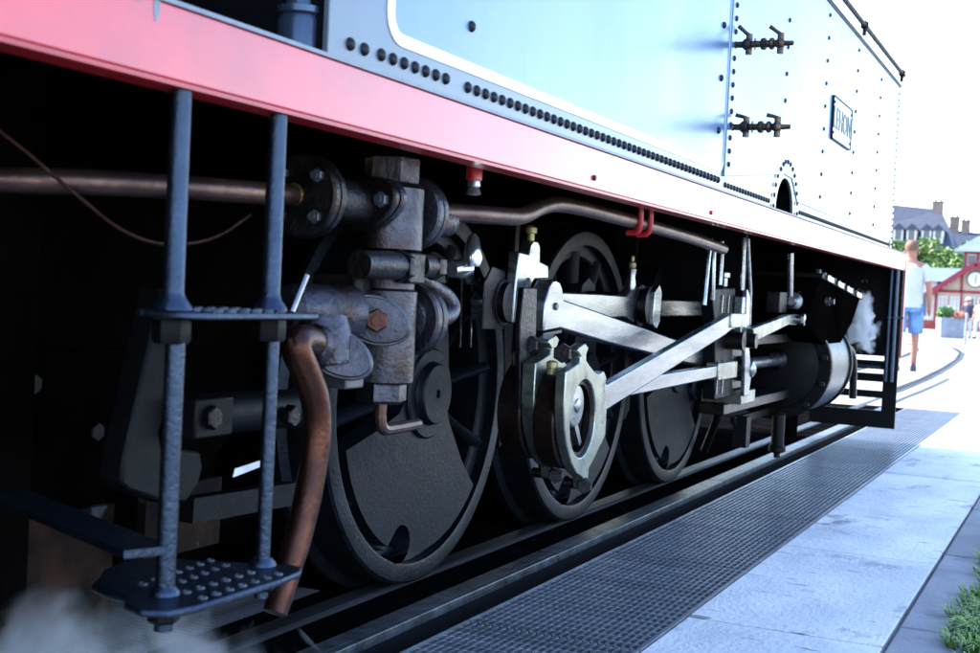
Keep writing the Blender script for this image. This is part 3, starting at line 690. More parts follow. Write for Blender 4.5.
# --- cylinder and valve chest
CX, CZ = -1.335, .492
cy = part('cylinder', MB().lathe((CX, 6.10, CZ), (0,1,0), [(0, .10), (.001, .254), (.006, .258), (.036, .258), (.040, .243), (.56, .243), (.565, .258), (.60, .258), (.606, .20), (.64, .18), (.65, .05)], 56), 'black_iron', label='black cylinder with bolted cover')
sub('rear_cover', MB().lathe((CX, 6.06, CZ), (0,1,0), [(0, .05), (.004, .13), (.012, .17), (.02, .203), (.041, .208)], 40), 'black_iron', cy)
sub('gland', MB().lathe((CX+.025, 5.96, CZ+.03), (0,1,0), [(0, .035), (.02, .05), (.05, .05), (.055, .04), (.11, .045)], 20), 'dark_cast', cy)
for i in range(12):
    a = 2*PI*i/12+.2
    sub('bolt', MB().hexn((CX+.232*math.cos(a), 6.10, CZ+.232*math.sin(a)), (0,-1,0), .016, .02), 'dark_cast', cy)
sub('cladding', MB().lathe((CX, 6.145, CZ), (0,1,0), [(0, .2445), (.002, .2475), (.505, .2475), (.507, .2445)], 56), 'step_steel', cy)
vc = part('valve_chest', MB().plate([(5.62,.700),(5.93,.900),(7.02,.822),(6.80,.690),(6.52,.600),(6.10,.600)], -1.50, -1.112), 'soot_shade', bevel=.006)
sub('cover_flange', MB().bar((-1.30, 5.90, .914), (-1.30, 7.06, .831), .392, .022), 'black_iron', vc, bevel=.003)
for i in range(9):
    t = i/8; yy, zz = 5.96+1.04*t, .921-.0745*t
    sub('stud', MB().hexn((-1.135, yy, zz), (0,.07,1), .014, .022), 'nut_steel', vc)
for k in range(4):
    t = (.06, .32, .56, .84)[k]; yy, zz = 5.92+1.06*t, .911-.076*t
    sub('cover_clip', MB().bar((-1.098, yy, zz+.001), (-1.098, yy+.15, zz-.0095), .010, .026), 'polished', vc, bevel=.002)
sub('oil_plug', MB().lathe((-1.112, 6.05, .80), (1,0,0), [(0, .02), (.02, .02), (.022, .014), (.04, .014)], 6), 'nut_steel', vc)
dc = part('drain_cock', MB().cyl((-1.28, 5.98, .27), (-1.28, 5.98, .13), .03, seg=14).lathe((-1.28, 5.98, .13), (0,0,-1), [(0, .03), (.01, .04), (.03, .04), (.04, .015), (.06, .015)], 14), 'black_iron')
part('sand_pipe', MB().tube([(-1.45, 5.55, .9), (-1.45, 5.57, .5), (-1.46, 5.62, .30), (-1.55, 5.72, .10)], .018, 10, 1), 'black_iron')
part('drain_block', MB().box(-1.36, -1.27, 6.2, 6.38, .14, .25), 'soot_shade', bevel=.01)
part('lifting_lug', MB().box(-1.36, -1.34, 5.4, 6.1, .26, .29).box(-1.36, -1.30, 5.45, 5.52, .16, .29), 'black_iron')
part('cylinder_pipe', MB().tube([(-1.16, 6.72, .58), (-1.13, 6.90, .57), (-1.12, 6.98, .50), (-1.12, 7.02, .30)], .02, 10, 1), 'dark_cast')

# --- front steps, hung across the front end
fs = part('front_step', MB().plate([(-1.49,.085),(-1.0,.085),(-1.0,1.08),(-1.075,1.08),(-1.075,.475),(-1.49,.475)], 7.80, 7.815, holes=[
    [(-1.40,.185),(-1.08,.185),(-1.08,.258),(-1.40,.258)], [(-1.40,.300),(-1.08,.300),(-1.08,.352),(-1.40,.352)], [(-1.40,.400),(-1.08,.400),(-1.08,.425),(-1.40,.425)]], axis='y'), 'black_iron')
sub('tread', MB().box(-1.49, -1.02, 7.815, 7.86, .085, .10), 'black_iron', fs)
sub('tread', MB().box(-1.36, -1.085, 7.70, 7.80, .435, .450), 'step_steel', fs)
for xx in (-1.058, -1.028):
    pl = part('brake_pipe', MB().cyl((xx, 7.74, .36), (xx, 7.74, 1.06), .014, seg=12), 'step_steel')
    sub('pipe_clip', MB().lathe((xx, 7.74, .72), (0,0,1), [(0, .016), (.003, .021), (.017, .021), (.02, .016)], 12).bar((xx, 7.74, .73), (xx+.05, 7.74, .73), .012, .012, (0,1,0)), 'step_steel', pl)
part('bracket', MB().box(-1.49, -1.40, 7.3, 7.8, .43, 1.05), 'soot_shade')

# --- pipework under the running board: feed valve group
x = -1.15
iv = part('feed_valve', MB().lathe((x, 2.035, .605), (0,0,1), [(0, .050), (.004, .056), (.10, .056), (.165, .056), (.17, .050), (.235, .050), (.24, .060), (.348, .060), (.352, .055), (.358, .05)], 28), 'grey_cast')
sub('top_nut', MB().hexn((x, 2.035, .962), (0,0,1), .050, .052, .3), 'grey_cast', iv)
sub('bottom_nut', MB().hexn((x, 2.035, .607), (0,0,-1), .046, .038, .3), 'grey_cast', iv)
sub('drip_pipe', MB().tube([(x, 2.035, .575), (x, 2.035, .535), (x, 2.045, .52), (x, 2.07, .518), (x, 2.18, .520)], .011, 10, 1), 'old_copper', iv)
sub('face_plate', MB().box(x+.035, x+.062, 2.005, 2.065, .785, .840), 'dark_cast', iv, bevel=.004)
def flange(y, z, r, th, m='grey_cast'):
    o = part('pipe_flange', MB().lathe((x, y, z), (0,1,0), [(0, r*.94), (.003, r), (th*.42, r), (th*.46, r*.93), (th*.54, r*.93), (th*.58, r), (th-.003, r), (th, r*.94), (th+.001, .01)], 40), m)
    return o
f1 = flange(1.742, .916, .067, .036, 'dark_cast')
for a in (.75, 2.3, 3.9, 5.5):
    yv, xv = 1.742, .047*math.cos(a)
    sub('bolt', MB().hexn((x+xv, yv, .916+.047*math.sin(a)), (0,-1,0), .011, .010).cyl((x+xv, yv-.009, .916+.047*math.sin(a)), (x+xv, yv-.017, .916+.047*math.sin(a)), .006, seg=8), 'nut_steel', f1)
sub('brass_gland', MB().lathe((x-.01, 1.742, .917), (0,-1,0), [(0, .019), (.004, .019), (.006, .013), (.012, .016), (.016, .015), (.02, .006)], 9), 'brass', f1)
sub('neck', MB().lathe((x, 1.778, .918), (0,1,0), [(0, .045), (.03, .040), (.12, .037), (.20, .037), (.26, .04)], 24), 'dark_cast', f1)
def oval(name, c, n, maj, a, b, th, m, parent, bolts=True):
    c, n, maj = Vector(c), Vector(n).normalized(), Vector(maj); maj = (maj-n*maj.dot(n)).normalized(); mn = n.cross(maj)
    def rg(k, h): return [c+n*h+maj*(a*k*math.copysign(abs(math.cos(t))**1.15, math.cos(t)))+mn*(b*k*math.copysign(abs(math.sin(t))**1.0, math.sin(t))) for t in [2*PI*i/32 for i in range(32)]]
    o = sub(name, MB().rings([rg(.95, -th/2), rg(1, -th/2+.003), rg(1, th/2-.003), rg(.95, th/2)]), m, parent)
    if bolts:
        for s in (-1, 1): sub('nut', MB().hexn(c+maj*(a*.68*s)+n*(th/2), n, .0125, .013).cyl(c+maj*(a*.68*s)+n*(th/2+.012), c+maj*(a*.68*s)+n*(th/2+.022), .007, seg=8), 'nut_steel', parent)
    return o
oval('oval_flange', (x, 1.935, .919), (0,1,0), (1,0,.25), .072, .046, .018, 'dark_cast', f1, False)
oval('oval_flange', (x, 1.962, .920), (0,1,0), (1,0,.25), .072, .046, .016, 'grey_cast', f1, False)
for yy in (1.926, 1.985):
    sub('nut', MB().hexn((x+.046, yy, .925), (0,-1,0), .0135, .013).cyl((x+.046, yy-.012, .925), (x+.046, yy-.020, .925), .007, seg=8), 'nut_steel', f1)
f2 = flange(2.100, .916, .067, .040)
sub('union_nut', MB().lathe((x, 2.14, .908), (0,1,0), [(0, .034), (.05, .034), (.055, .030), (.115, .030), (.120, .024)], 24), 'grey_cast', f2)
f3 = flange(2.112, .720, .068, .044)
sub('raised_face', MB().lathe((x, 2.112, .720), (0,-1,0), [(0, .045), (.006, .045), (.008, .04)], 28), 'grey_cast', f3)
part('loop_pipe', MB().tube([(x, 2.155, .722), (x+.01, 2.20, .722), (x+.015, 2.250, .724), (x+.012, 2.280, .742), (x+.004, 2.262, .764), (x, 2.215, .778), (x, 2.15, .798), (x, 2.10, .815)], .019, 14, 2), 'grey_cast')
part('clamp_bolt', MB().cyl((x+.045, 1.86, .813), (x+.045, 1.995, .815), .024, seg=18).hexn((x+.045, 1.992, .815), (0,1,0), .03, .022), 'dark_cast')
part('clamp_bolt', MB().cyl((x+.045, 2.07, .818), (x+.045, 2.115, .819), .022, seg=18).hexn((x+.045, 2.112, .819), (0,1,0), .026, .030), 'dark_cast')
part('valve_lug', MB().box(x-.09, x+.0, 1.93, 1.985, .73, .80), 'dark_cast', bevel=.006)
# lower casting with two oval flanges, copper overflow
nv = Vector((.72, .58, -.25))
ct = part('overflow_casting', MB().lathe((-1.14, 1.70, .735), (.25,1,-.02), [(0, .030), (.01, .040), (.05, .045), (.10, .042), (.14, .046), (.15, .03)], 24).lathe((-1.09, 1.73, .72), (.3,-.1,-1), [(0, .04), (.04, .044), (.075, .034)], 20), 'grey_cast')
oval('oval_flange', (-1.075, 1.872, .722), (.55,-.83,.05), (.8,.5,-.28), .058, .037, .018, 'grey_cast', ct, False)
oval('oval_flange', (-1.088, 1.891, .721), (.55,-.83,.05), (.8,.5,-.28), .064, .042, .016, 'nut_steel', ct, False)  # larger, paler oval added behind to stand in for the flange's lit edge
sub('nut', MB().hexn((-1.066, 1.858, .722), (.55,-.83,.05), .020, .014).cyl((-1.06, 1.848, .722), (-1.052, 1.836, .722), .009, seg=10), 'copper', ct)
oval('oval_flange', (-1.055, 1.728, .672), (.55,-.83,.1), (.75,.5,-.45), .054, .033, .018, 'grey_cast', ct, False)
oval('oval_flange', (-1.067, 1.746, .670), (.55,-.83,.1), (.75,.5,-.45), .059, .038, .015, 'nut_steel', ct, False)  # same paler backing oval, imitating a lit rim
sub('nut', MB().hexn((-1.048, 1.716, .671), (.55,-.83,.1), .017, .013).cyl((-1.042, 1.706, .671), (-1.036, 1.697, .672), .009, seg=10), 'nut_steel', ct)
sub('lower_nut', MB().box(-1.10, -1.05, 1.745, 1.80, .615, .640), 'nut_steel', ct, bevel=.003)
op = part('overflow_pipe', MB().tube([(-1.062, 1.685, .683), (-1.055, 1.625, .697), (-1.05, 1.592, .688), (-1.05, 1.622, .655), (-1.05, 1.657, .611), (-1.05, 1.670, .557), (-1.05, 1.661, .498), (-1.05, 1.640, .425), (-1.05, 1.610, .362), (-1.05, 1.576, .298)], [.0225, .0225, .0225, .0225, .022, .0215, .021, .0205, .0195, .0185], 18, 2), 'copper', label='bent copper overflow pipe')
sub('union', MB().lathe((-1.062, 1.690, .682), (-.2,-1,.2), [(0, .026), (.008, .032), (.022, .032), (.028, .026)], 18), 'grey_cast', op)
# long pipes
part('feed_pipe', MB().tube([(-1.15, 2.14, .915), (-1.14, 2.24, .927), (-1.12, 2.44, .934), (-1.12, 2.56, .940), (-1.12, 2.66, .972), (-1.12, 2.78, .988), (-1.12, 3.19, .982), (-1.12, 3.83, .969), (-1.14, 4.3, .955)], .0185, 16, 2), 'old_copper', label='weathered copper pipe under the running board')
part('feed_pipe', MB().tube([(-1.75, 1.02, .87), (-1.42, 1.12, .880), (-1.24, 1.26, .893), (-1.19, 1.42, .903), (-1.16, 1.745, .916)], .0175, 14, 1), 'old_copper')
part('wire', MB().tube([(-1.2, .9, 1.05), (-1.2, 1.167, .945), (-1.2, 1.288, .884), (-1.2, 1.386, .835), (-1.2, 1.481, .82), (-1.2, 1.596, .836), (-1.2, 1.682, .88)], .0028, 8, 2), 'copper')
dn = part('drip_fitting', MB().lathe((-1.10, 2.27, 1.082), (0,0,-1), [(0, .010), (.055, .010), (.058, .016), (.09, .016), (.092, .013)], 14), 'bright_red')
sub('drip_nozzle', MB().lathe((-1.10, 2.27, .992), (0,0,-1), [(0, .013), (.012, .014), (.014, .011), (.028, .016), (.030, .008)], 12), 'chrome', dn)
for yy in (3.29, 3.375): part('pipe_hanger', MB().tube([(-1.10, yy, 1.08), (-1.098, yy, .985), (-1.105, yy+.012, .952), (-1.14, yy+.014, .950)], .008, 8, 1), 'bright_red')
lub = part('lubricator', MB().lathe((-1.38, 2.86, .835), (0,0,1), [(0, .02), (.02, .026), (.045, .02), (.07, .014), (.08, .006)], 14), 'chrome')
sub('lubricator_cup', MB().lathe((-1.42, 2.83, .825), (.3,1,.1), [(0, .02), (.03, .026), (.06, .02), (.07, .008)], 14), 'chrome', lub)
for xx in (-1.45, -1.44): part('drain_rod', MB().cyl((xx, 2.96+(xx+1.45)*4, .63), (xx, 2.95+(xx+1.45)*4, .83), .003, seg=6), 'polished')
part('damper_rod', MB().tube([(-1.06, 1.60, .735), (-1.06, 1.635, .79)], .004, 6), 'polished')

# --- step at the rear: two stanchions, two treads
st = part('rear_step', MB().plate([(-1.134,1.297),(-1.160,1.335),(-1.172,1.385),(-1.160,1.428),(-1.083,1.462),(-1.029,1.484),(-.985,1.512),(-.962,1.506),(-.948,1.480),(-.942,1.42),(-.944,1.25),(-.955,1.213),(-.985,1.198),(-1.020,1.212),(-1.040,1.238),(-1.082,1.246),(-1.115,1.262)], .381, .390, axis='z'), 'step_steel', bevel=.003, label='perforated lower tread of the rear step')
dots = MB()
for r_ in range(4):
    for k in range(7):
        xx, yy = -.962-.034*r_-.003*k*(r_ > 1), 1.285+.027*k+.012*(r_ % 2)
        if abs(xx+1.0) < .022 and (abs(yy-1.262) < .03 or abs(yy-1.463) < .03): continue
        dots.lathe((xx, yy, .390), (0,0,1), [(0, .0070), (.0022, .0055), (.0022, .0035), (.0008, .0028)], 10)
o = sub('tread_studs', dots, 'nut_steel', st); o['kind'] = 'stuff'
ut = sub('upper_tread', MB().plate(rr_rect(-1.06, -.957, 1.235, 1.535, .035), .730, .738, axis='z'), 'step_steel', st, bevel=.002)
d2 = MB()
for r_ in range(3):
    for k in range(6): d2.lathe((-.97-.035*r_, 1.30+.027*k, .738), (0,0,1), [(0, .008), (.004, .006), (.004, .003)], 8)
o = sub('tread_studs', d2, 'nut_steel', st); o['kind'] = 'stuff'
for yy in (1.276, 1.483):
    sub('stanchion', MB().lathe((-1.019, yy, .739), (0,0,1), [(0, .025), (.006, .023), (.014, .0165), (.022, .0135), (.266, .0125)], 16), 'step_steel', st)
    sub('stanchion', MB().lathe((-1.012, yy+.0, .345), (0,0,1), [(0, .0122 if yy < 1.4 else .0098), (.36, .0122 if yy < 1.4 else .0098)], 16), 'step_steel', st)
    sub('nut', MB().hexn((-1.019, yy, .727), (0,0,-1), .0235, .030, .4), 'black_iron', st)
    sub('nut', MB().hexn((-1.012, yy+.0, .377), (0,0,-1), .020, .022, .2), 'black_iron', st)
    sub('washer', MB().lathe((-1.012, yy+.0, .390), (0,0,1), [(0, .019), (.004, .018), (.008, .014), (.010, .0126)], 16), 'step_steel', st)
sub('brace', MB().bar((-1.015, 1.245, .446), (-1.42, 1.42, .448), .062, .010, (.4,1,0)), 'step_steel', st)

# --- dark gear behind the step
bh = part('brake_hanger', MB().plate([(1.700,.76),(1.735,.76),(1.735,.58),(1.710,.52),(1.716,.497),(1.821,.478),(1.830,.45),(1.820,.42),(1.79,.394),(1.745,.396),(1.640,.432),(1.622,.445),(1.624,.478)], -1.43, -1.38), 'black_iron', bevel=.006)
cs = part('brake_shaft', MB().cyl((-1.38, 1.80, .543), (-1.38, 2.12, .535), .037, seg=20), 'black_iron')
sub('clevis', MB().box(-1.375, -1.33, 1.738, 1.842, .510, .577), 'black_iron', cs, bevel=.004)
sub('bolt', MB().hexn((-1.332, 1.775, .545), (1,0,0), .021, .016), 'dark_cast', cs)
sub('bolt', MB().hexn((-1.34, 2.02, .530), (1,0,0), .021, .02), 'dark_cast', cs)
part('stretcher_plate', MB().plate([(1.0,.40),(2.25,.40),(2.25,.625),(1.0,.625)], -1.77, -1.74), 'soot_shade')
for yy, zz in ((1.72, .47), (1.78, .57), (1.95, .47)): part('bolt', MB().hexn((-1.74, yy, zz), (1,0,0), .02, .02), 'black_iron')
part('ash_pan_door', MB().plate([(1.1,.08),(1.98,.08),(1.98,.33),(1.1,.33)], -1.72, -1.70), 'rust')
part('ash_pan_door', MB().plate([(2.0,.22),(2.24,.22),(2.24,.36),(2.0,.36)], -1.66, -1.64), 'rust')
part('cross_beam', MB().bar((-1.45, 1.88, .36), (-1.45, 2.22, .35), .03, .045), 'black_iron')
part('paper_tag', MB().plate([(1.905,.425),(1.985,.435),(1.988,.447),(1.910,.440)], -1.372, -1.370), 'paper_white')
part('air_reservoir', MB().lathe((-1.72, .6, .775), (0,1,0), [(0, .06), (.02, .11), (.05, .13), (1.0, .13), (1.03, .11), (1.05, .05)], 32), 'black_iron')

# ================================================================== steam
def puff(name, c, r, m, label, seed):
    bm = bmesh.new(); bmesh.ops.create_icosphere(bm, subdivisions=3, radius=1); rs = random.Random(seed)
    ph = [rs.uniform(0, 6) for _ in range(6)]
    for v in bm.verts:
        k = 1+.10*math.sin(3*v.co.x+ph[0])+.10*math.sin(4*v.co.y+ph[1])+.08*math.sin(5*v.co.z+ph[2]); v.co = Vector((v.co.x*r[0]*k, v.co.y*r[1]*k, v.co.z*r[2]*k))
    me = bpy.data.meshes.new(name); bm.to_mesh(me); bm.free(); me.materials.append(MATS[m])
    o = link(name, me, None, c); tag(o, label, 'steam', kind='stuff')
puff('steam', (-1.25, 1.30, .14), (.34, .50, .24), 'steam_low', 'low white steam drifting over the grating under the rear step', 3)
puff('steam', (-1.16, 7.45, .74), (.16, .22, .36), 'steam_high', 'white steam puff rising behind the front cylinder', 5)

# ================================================================== people
def skin_body(name, verts, edges, radii, root, m, parent=None, loc=(0,0,0), rz=0):
    me = bpy.data.meshes.new(name); me.from_pydata(verts, edges, []); o = bpy.data.objects.new(name, me); COL.objects.link(o)
    sk = o.modifiers.new('skin', 'SKIN'); sk.use_smooth_shade = True
    sl = me.skin_vertices[0].data
    for i, r in enumerate(radii): sl[i].radius = r if isinstance(r, tuple) else (r, r); sl[i].use_root = (i == root)
    o.modifiers.new('sub', 'SUBSURF').render_levels = 2; o.modifiers['sub'].levels = 2
    bpy.context.view_layer.update()
    dg = bpy.context.evaluated_depsgraph_get(); nm = bpy.data.meshes.new_from_object(o.evaluated_get(dg)); bpy.data.objects.remove(o)
    nm.materials.clear(); nm.materials.append(MATS[m]); nm.polygons.foreach_set('use_smooth', [True]*len(nm.polygons))
    o = link(name, nm, parent, loc); o.rotation_euler = (0, 0, rz); return o
def ellr(c, a, b, n=20): return [(c[0]+a*math.cos(2*PI*i/n), c[1]+b*math.sin(2*PI*i/n), c[2]) for i in range(n)]
def person(loc, rz, H, label, top, bottom, shoes, hairm, long_trousers=False, hat=None, stride=.16, arm=.1):
    k = H/1.75
    # faces +Y; hips .93, shoulders 1.43, head 1.52-1.75
    V = [(0,0,.95),(0,0,1.12),(0,0,1.30),(0,-.01,1.43),(0,0,1.52),(0,.01,1.60),(0,.02,1.69),
         (.10,0,.90),(.11,stride*.45,.52),(.11,stride*.55,.10),(.115,stride*.55+.13,.035),
         (-.10,0,.90),(-.11,-stride*.2,.52),(-.11,-stride*.75,.11),(-.115,-stride*.75+.12,.035),
         (.19,-.01,1.41),(.25,-arm*.3,1.15),(.27,arm*.6,.92),(.27,arm*.9,.83),
         (-.19,-.01,1.41),(-.25,arm*.2,1.15),(-.27,arm*1.2,.92),(-.27,arm*1.5,.83)]
    V += [(.255,arm*.95+.03,.79),(.275,arm*.9+.015,.75),(.285,arm*.9-.01,.755),(-.255,arm*1.5+.03,.79),(-.275,arm*1.5+.015,.75),(-.285,arm*1.5-.01,.755)]
    E_ = [(0,1),(1,2),(2,3),(3,4),(4,5),(5,6),(0,7),(7,8),(8,9),(9,10),(0,11),(11,12),(12,13),(13,14),(3,15),(15,16),(16,17),(17,18),(3,19),(19,20),(20,21),(21,22),(18,23),(18,24),(18,25),(22,26),(22,27),(22,28)]
    r = [(.15,.11),(.14,.10),(.16,.11),(.10,.08),.055,.085,.085,.085,.058,.04,.035,.085,.058,.04,.035,.06,.043,.032,.03,.06,.043,.032,.03,.009,.010,.009,.009,.010,.009]
    V = [tuple(c*k for c in v) for v in V]; r = [tuple(c*k for c in q) if isinstance(q, tuple) else q*k for q in r]
    b = skin_body('person', V, E_, r, 0, 'skin', None, loc, rz)
    tag(b, label, 'person')
    def S(v): return tuple(c*k for c in v)
    sh = MB().rings([[S(p) for p in ellr((0,0,z), a, d)] for z, a, d in ((.86,.185,.145),(.95,.18,.145),(1.12,.175,.135),(1.28,.19,.135),(1.38,.20,.12),(1.44,.15,.095),(1.475,.075,.07))])
    for s in (1, -1):
        sh.tube([S((s*.15,-.01,1.41)), S((s*.21,-.015,1.36)), S((s*.245,-.02,1.22))], [.075*k, .07*k, .065*k], 12)
    obj('shirt', sh, top, b)
    so = MB().rings([[S(p) for p in ellr((0,0,z), a, d)] for z, a, d in ((.80,.185,.135),(.90,.185,.14),(.98,.172,.13))])
    zk = .06 if long_trousers else .50
    for s, i in ((1, 7), (-1, 11)):
        hip, kn, an = Vector(V[i])/k, Vector(V[i+1])/k, Vector(V[i+2])/k
        pts = [hip+Vector((0,0,-.02)), (hip+kn)/2, kn] + ([(kn+an)/2, an] if long_trousers else [])
        so.tube([S(p) for p in pts], [q*k for q in ([.105,.10,.098] + ([.075, .07] if long_trousers else []))], 14)
    obj('trousers' if long_trousers else 'shorts', so, bottom, b)
    for i in (9, 13):
        a, t = Vector(V[i])/k, Vector(V[i+1])/k
        obj('shoe', MB().rings([[S((a.x+dx*c_, a.y+dy, z)) for c_, dy in ((-.8,-.06),(.8,-.06),(1,.06),(.75,.19),(-.75,.19),(-1,.06))] for z, dx in ((.0,.045),(.05,.045),(.085,.03))]), shoes, b)
    hd = MB().rings([[S(p) for p in ellr((0,.0,z), a, d)] for z, a, d in ((1.63,.088,.088),(1.68,.092,.098),(1.73,.078,.085),(1.765,.04,.045),(1.77,.01,.01))])
    obj('hair', hd, hairm, b)
    fc = MB()                                    # nose, ears, brows
    fc.lathe(S((0,.092,1.60)), (0,.5,-1), [(0,.008*k),(.03*k,.016*k),(.04*k,.006*k)], 8)
    for s in (1,-1): fc.lathe(S((s*.085,.0,1.60)), (s,0,0), [(0,.022*k),(.012*k,.026*k),(.018*k,.012*k)], 10)
    obj('ears_and_nose', fc, 'skin', b)
    if hat:
        obj('hat', MB().lathe(S((0,.01,1.68)), (0,0,1), [(0,.17*k),(.008*k,.17*k),(.012*k,.10*k),(.09*k,.09*k),(.10*k,.05*k)], 20), hat, b)
    return b
def gp(x, y): return (x, y, gz(y))
person(gp(-2.22, 18.0), R(8), 1.72, 'person in white T-shirt and blue shorts walking away beside the engine', 'shirt_white', 'shorts_blue', 'shoe_navy', 'hair')
person(gp(-4.66, 57.0), R(170), 1.66, 'person in navy top and pale hat by the flower planter', 'navy_cloth', 'shirt_white', 'shoe_navy', 'hair', True, 'straw_hat')
person(gp(-4.17, 56.6), R(150), 1.62, 'person dressed in white at the right edge beyond the post', 'shirt_white', 'shirt_white', 'shoe_navy', 'hair', True)

# ================================================================== background
# grey post
po = empty('post', gp(-3.42, 41.5), 'slim grey metal post standing before the planter', 'post')
obj('shaft', MB().lathe((0,0,0), (0,0,1), [(0, .035), (.9, .035)], 12), 'post_grey', po); obj('cap', MB().dome((0,0,.9), (0,0,1), .045, 12), 'post_grey', po)
obj('base_plate', MB().lathe((0,0,0), (0,0,1), [(0, .09), (.015, .085)], 12), 'post_grey', po)
# planter
def leaves(n, fn, size, seed):
    r_ = random.Random(seed); m = MB()
    for _ in range(n):
        c = fn(r_)
        if c is None: continue
        c = Vector(c); u = Vector((r_.gauss(0,1), r_.gauss(0,1), r_.gauss(0,1))).normalized(); q = u.orthogonal().normalized(); s = size*r_.uniform(.6, 1.4)
        m.add([c-u*s, c+q*s*.5, c+u*s, c-q*s*.5], [(0,1,2,3)])
    return m
pt = empty('planter', gp(-5.05, 54.0), 'grey square planter with green shrub and red flowers by the station', 'planter')
obj('tub', MB().rings([[(-.42,-.42,0),(.42,-.42,0),(.42,.42,0),(-.42,.42,0)], [(-.46,-.46,.80),(.46,-.46,.80),(.46,.46,.80),(-.46,.46,.80)], [(-.40,-.40,.80),(.40,-.40,.80),(.40,.40,.80),(-.40,.40,.80)], [(-.40,-.40,.74),(.40,-.40,.74),(.40,.40,.74),(-.40,.40,.74)]]), 'planter_grey', pt, smooth=False)
def blob(c, r):
    def f(q):
        d = Vector((q.gauss(0,1), q.gauss(0,1), q.gauss(0,1))).normalized()*q.random()**.4
        return (c[0]+d.x*r[0], c[1]+d.y*r[1], c[2]+d.z*r[2])
    return f
obj('shrub', leaves(1500, blob((-.18,0,.95), (.36,.36,.30)), .06, 1), 'leaf_planter', pt, smooth=False)
obj('flowers', leaves(1300, blob((.26,-.18,.82), (.42,.34,.24)), .055, 2), 'flower_red', pt, smooth=False)
pt.rotation_euler = (0, 0, R(18))

# station with timbered gable, wing and clock lantern
SY = 95.; GB = gz(95)
sn = empty('station_building', (-7.4, SY, GB), 'small station with red timbered gable, clock and dado', 'building')
def sp_(name, mb, m, **k): return obj(name, mb, m, sn, (7.4, -SY, 0), **k)
GL, GR_, EA, AP = -10.0, -4.8, 2.70, 4.62
sp_('gable_wall', MB().plate([(GL,GB),(GR_,GB),(GR_,EA),(-7.4,AP),(GL,EA)], SY, SY+8, axis='y'), 'station_cream', smooth=False)
sp_('dado', MB().box(GL-.03, GR_+.03, SY-.05, SY-.002, GB, .62), 'dado_brick')
for side in (-1, 1):
    x0, x1 = (-7.4, -7.4+side*3.15)
    sl = (AP-EA)/2.6
    zz = AP+.22; ze = zz-sl*3.15
    o = sp_('roof', MB().add([(x0,SY-.5,zz),(x1,SY-.5,ze),(x1,SY+8.3,ze),(x0,SY+8.3,zz),(x0,SY-.5,zz-.12),(x1,SY-.5,ze-.12),(x1,SY+8.3,ze-.12),(x0,SY+8.3,zz-.12)], [(0,1,2,3),(4,7,6,5),(0,4,5,1),(1,5,6,2),(2,6,7,3),(3,7,4,0)]), 'roof_grey', smooth=False)
    obj('bargeboard', MB().bar((x0, SY-.55, zz-.16), (x1, SY-.55, ze-.16), .34, .05, (0,0,1)), 'station_red', o)
    for i in range(11):
        t = (i+.5)/11; obj('scallop', MB().cyl((x0+(x1-x0)*t, SY-.58, zz-.34+(ze-zz)*t), (x0+(x1-x0)*t, SY-.52, zz-.34+(ze-zz)*t), .11, seg=10), 'station_red', o)
for x0, x1, z0, z1 in ((GL, GL+.16, GB, EA), (-8.36,-8.20,EA,4.0), (-6.6,-6.44,EA,4.0), (GL, GR_, EA-.1, EA+.1), (GR_-.16, GR_, GB, EA), (-8.3,-8.18,.62,EA-.1), (-6.62,-6.5,.62,EA-.1)):
    sp_('timber', MB().box(x0, x1, SY-.08, SY-.001, z0, z1), 'station_red')
for x0, m in ((-9.75, 'shutter'), (-8.95, 'shutter'), (-7.95, 'window_dark'), (-7.2, 'window_dark'), (-6.3, 'shutter'), (-5.5, 'shutter')):
    wv = sp_('window', MB().box(x0, x0+.6, SY-.06, SY-.001, .8, 2.35), m)
    fr = MB()
    for q in (x0, x0+.27, x0+.54): fr.box(q, q+.06, SY-.085, SY-.061, .8, 2.35)
    for q in (.8, 1.55, 2.29): fr.box(x0+.061, x0+.539, SY-.083, SY-.062, q, q+.06)
    obj('window_frame', fr, 'station_white', wv)
ck = sp_('clock', MB().cyl((-7.4, SY-.14, 3.58), (-7.4, SY-.002, 3.58), .50, seg=36), 'clock_face')
obj('clock_rim', MB().plate(circ(-7.4, 3.58, .54, 36), SY-.17, SY-.03, holes=[circ(-7.4, 3.58, .50, 36)], axis='y'), 'black_iron', ck)
obj('clock_hand', MB().bar((-7.4, SY-.16, 3.55), (-7.33, SY-.16, 3.90), .04, .02), 'black_iron', ck); obj('clock_hand', MB().bar((-7.4, SY-.158, 3.6), (-7.38, SY-.158, 3.30), .05, .02), 'black_iron', ck)
# lantern above the gable
sp_('lantern_wall', MB().box(-8.25, -6.55, SY+.8, SY+3, 4.2, 5.50), 'station_white', smooth=False)
for q in (-8.27, -7.48, -6.69): sp_('timber', MB().box(q, q+.16, SY+.72, SY+.799, 4.2, 5.5), 'station_red')
sp_('timber', MB().box(-8.3, -6.5, SY+.70, SY+.795, 5.35, 5.52), 'station_red')
for q in (-8.05, -7.25): sp_('window', MB().box(q, q+.5, SY+.76, SY+.7995, 4.65, 5.25), 'window_dark')
sp_('lantern_roof', MB().add([(-9.0,SY+.1,5.50),(-5.8,SY+.1,5.50),(-5.8,SY+3.7,5.50),(-9.0,SY+3.7,5.50),(-7.4,SY+1.9,6.75)], [(0,1,4),(1,2,4),(2,3,4),(3,0,4),(3,2,1,0)]), 'roof_grey', smooth=False)
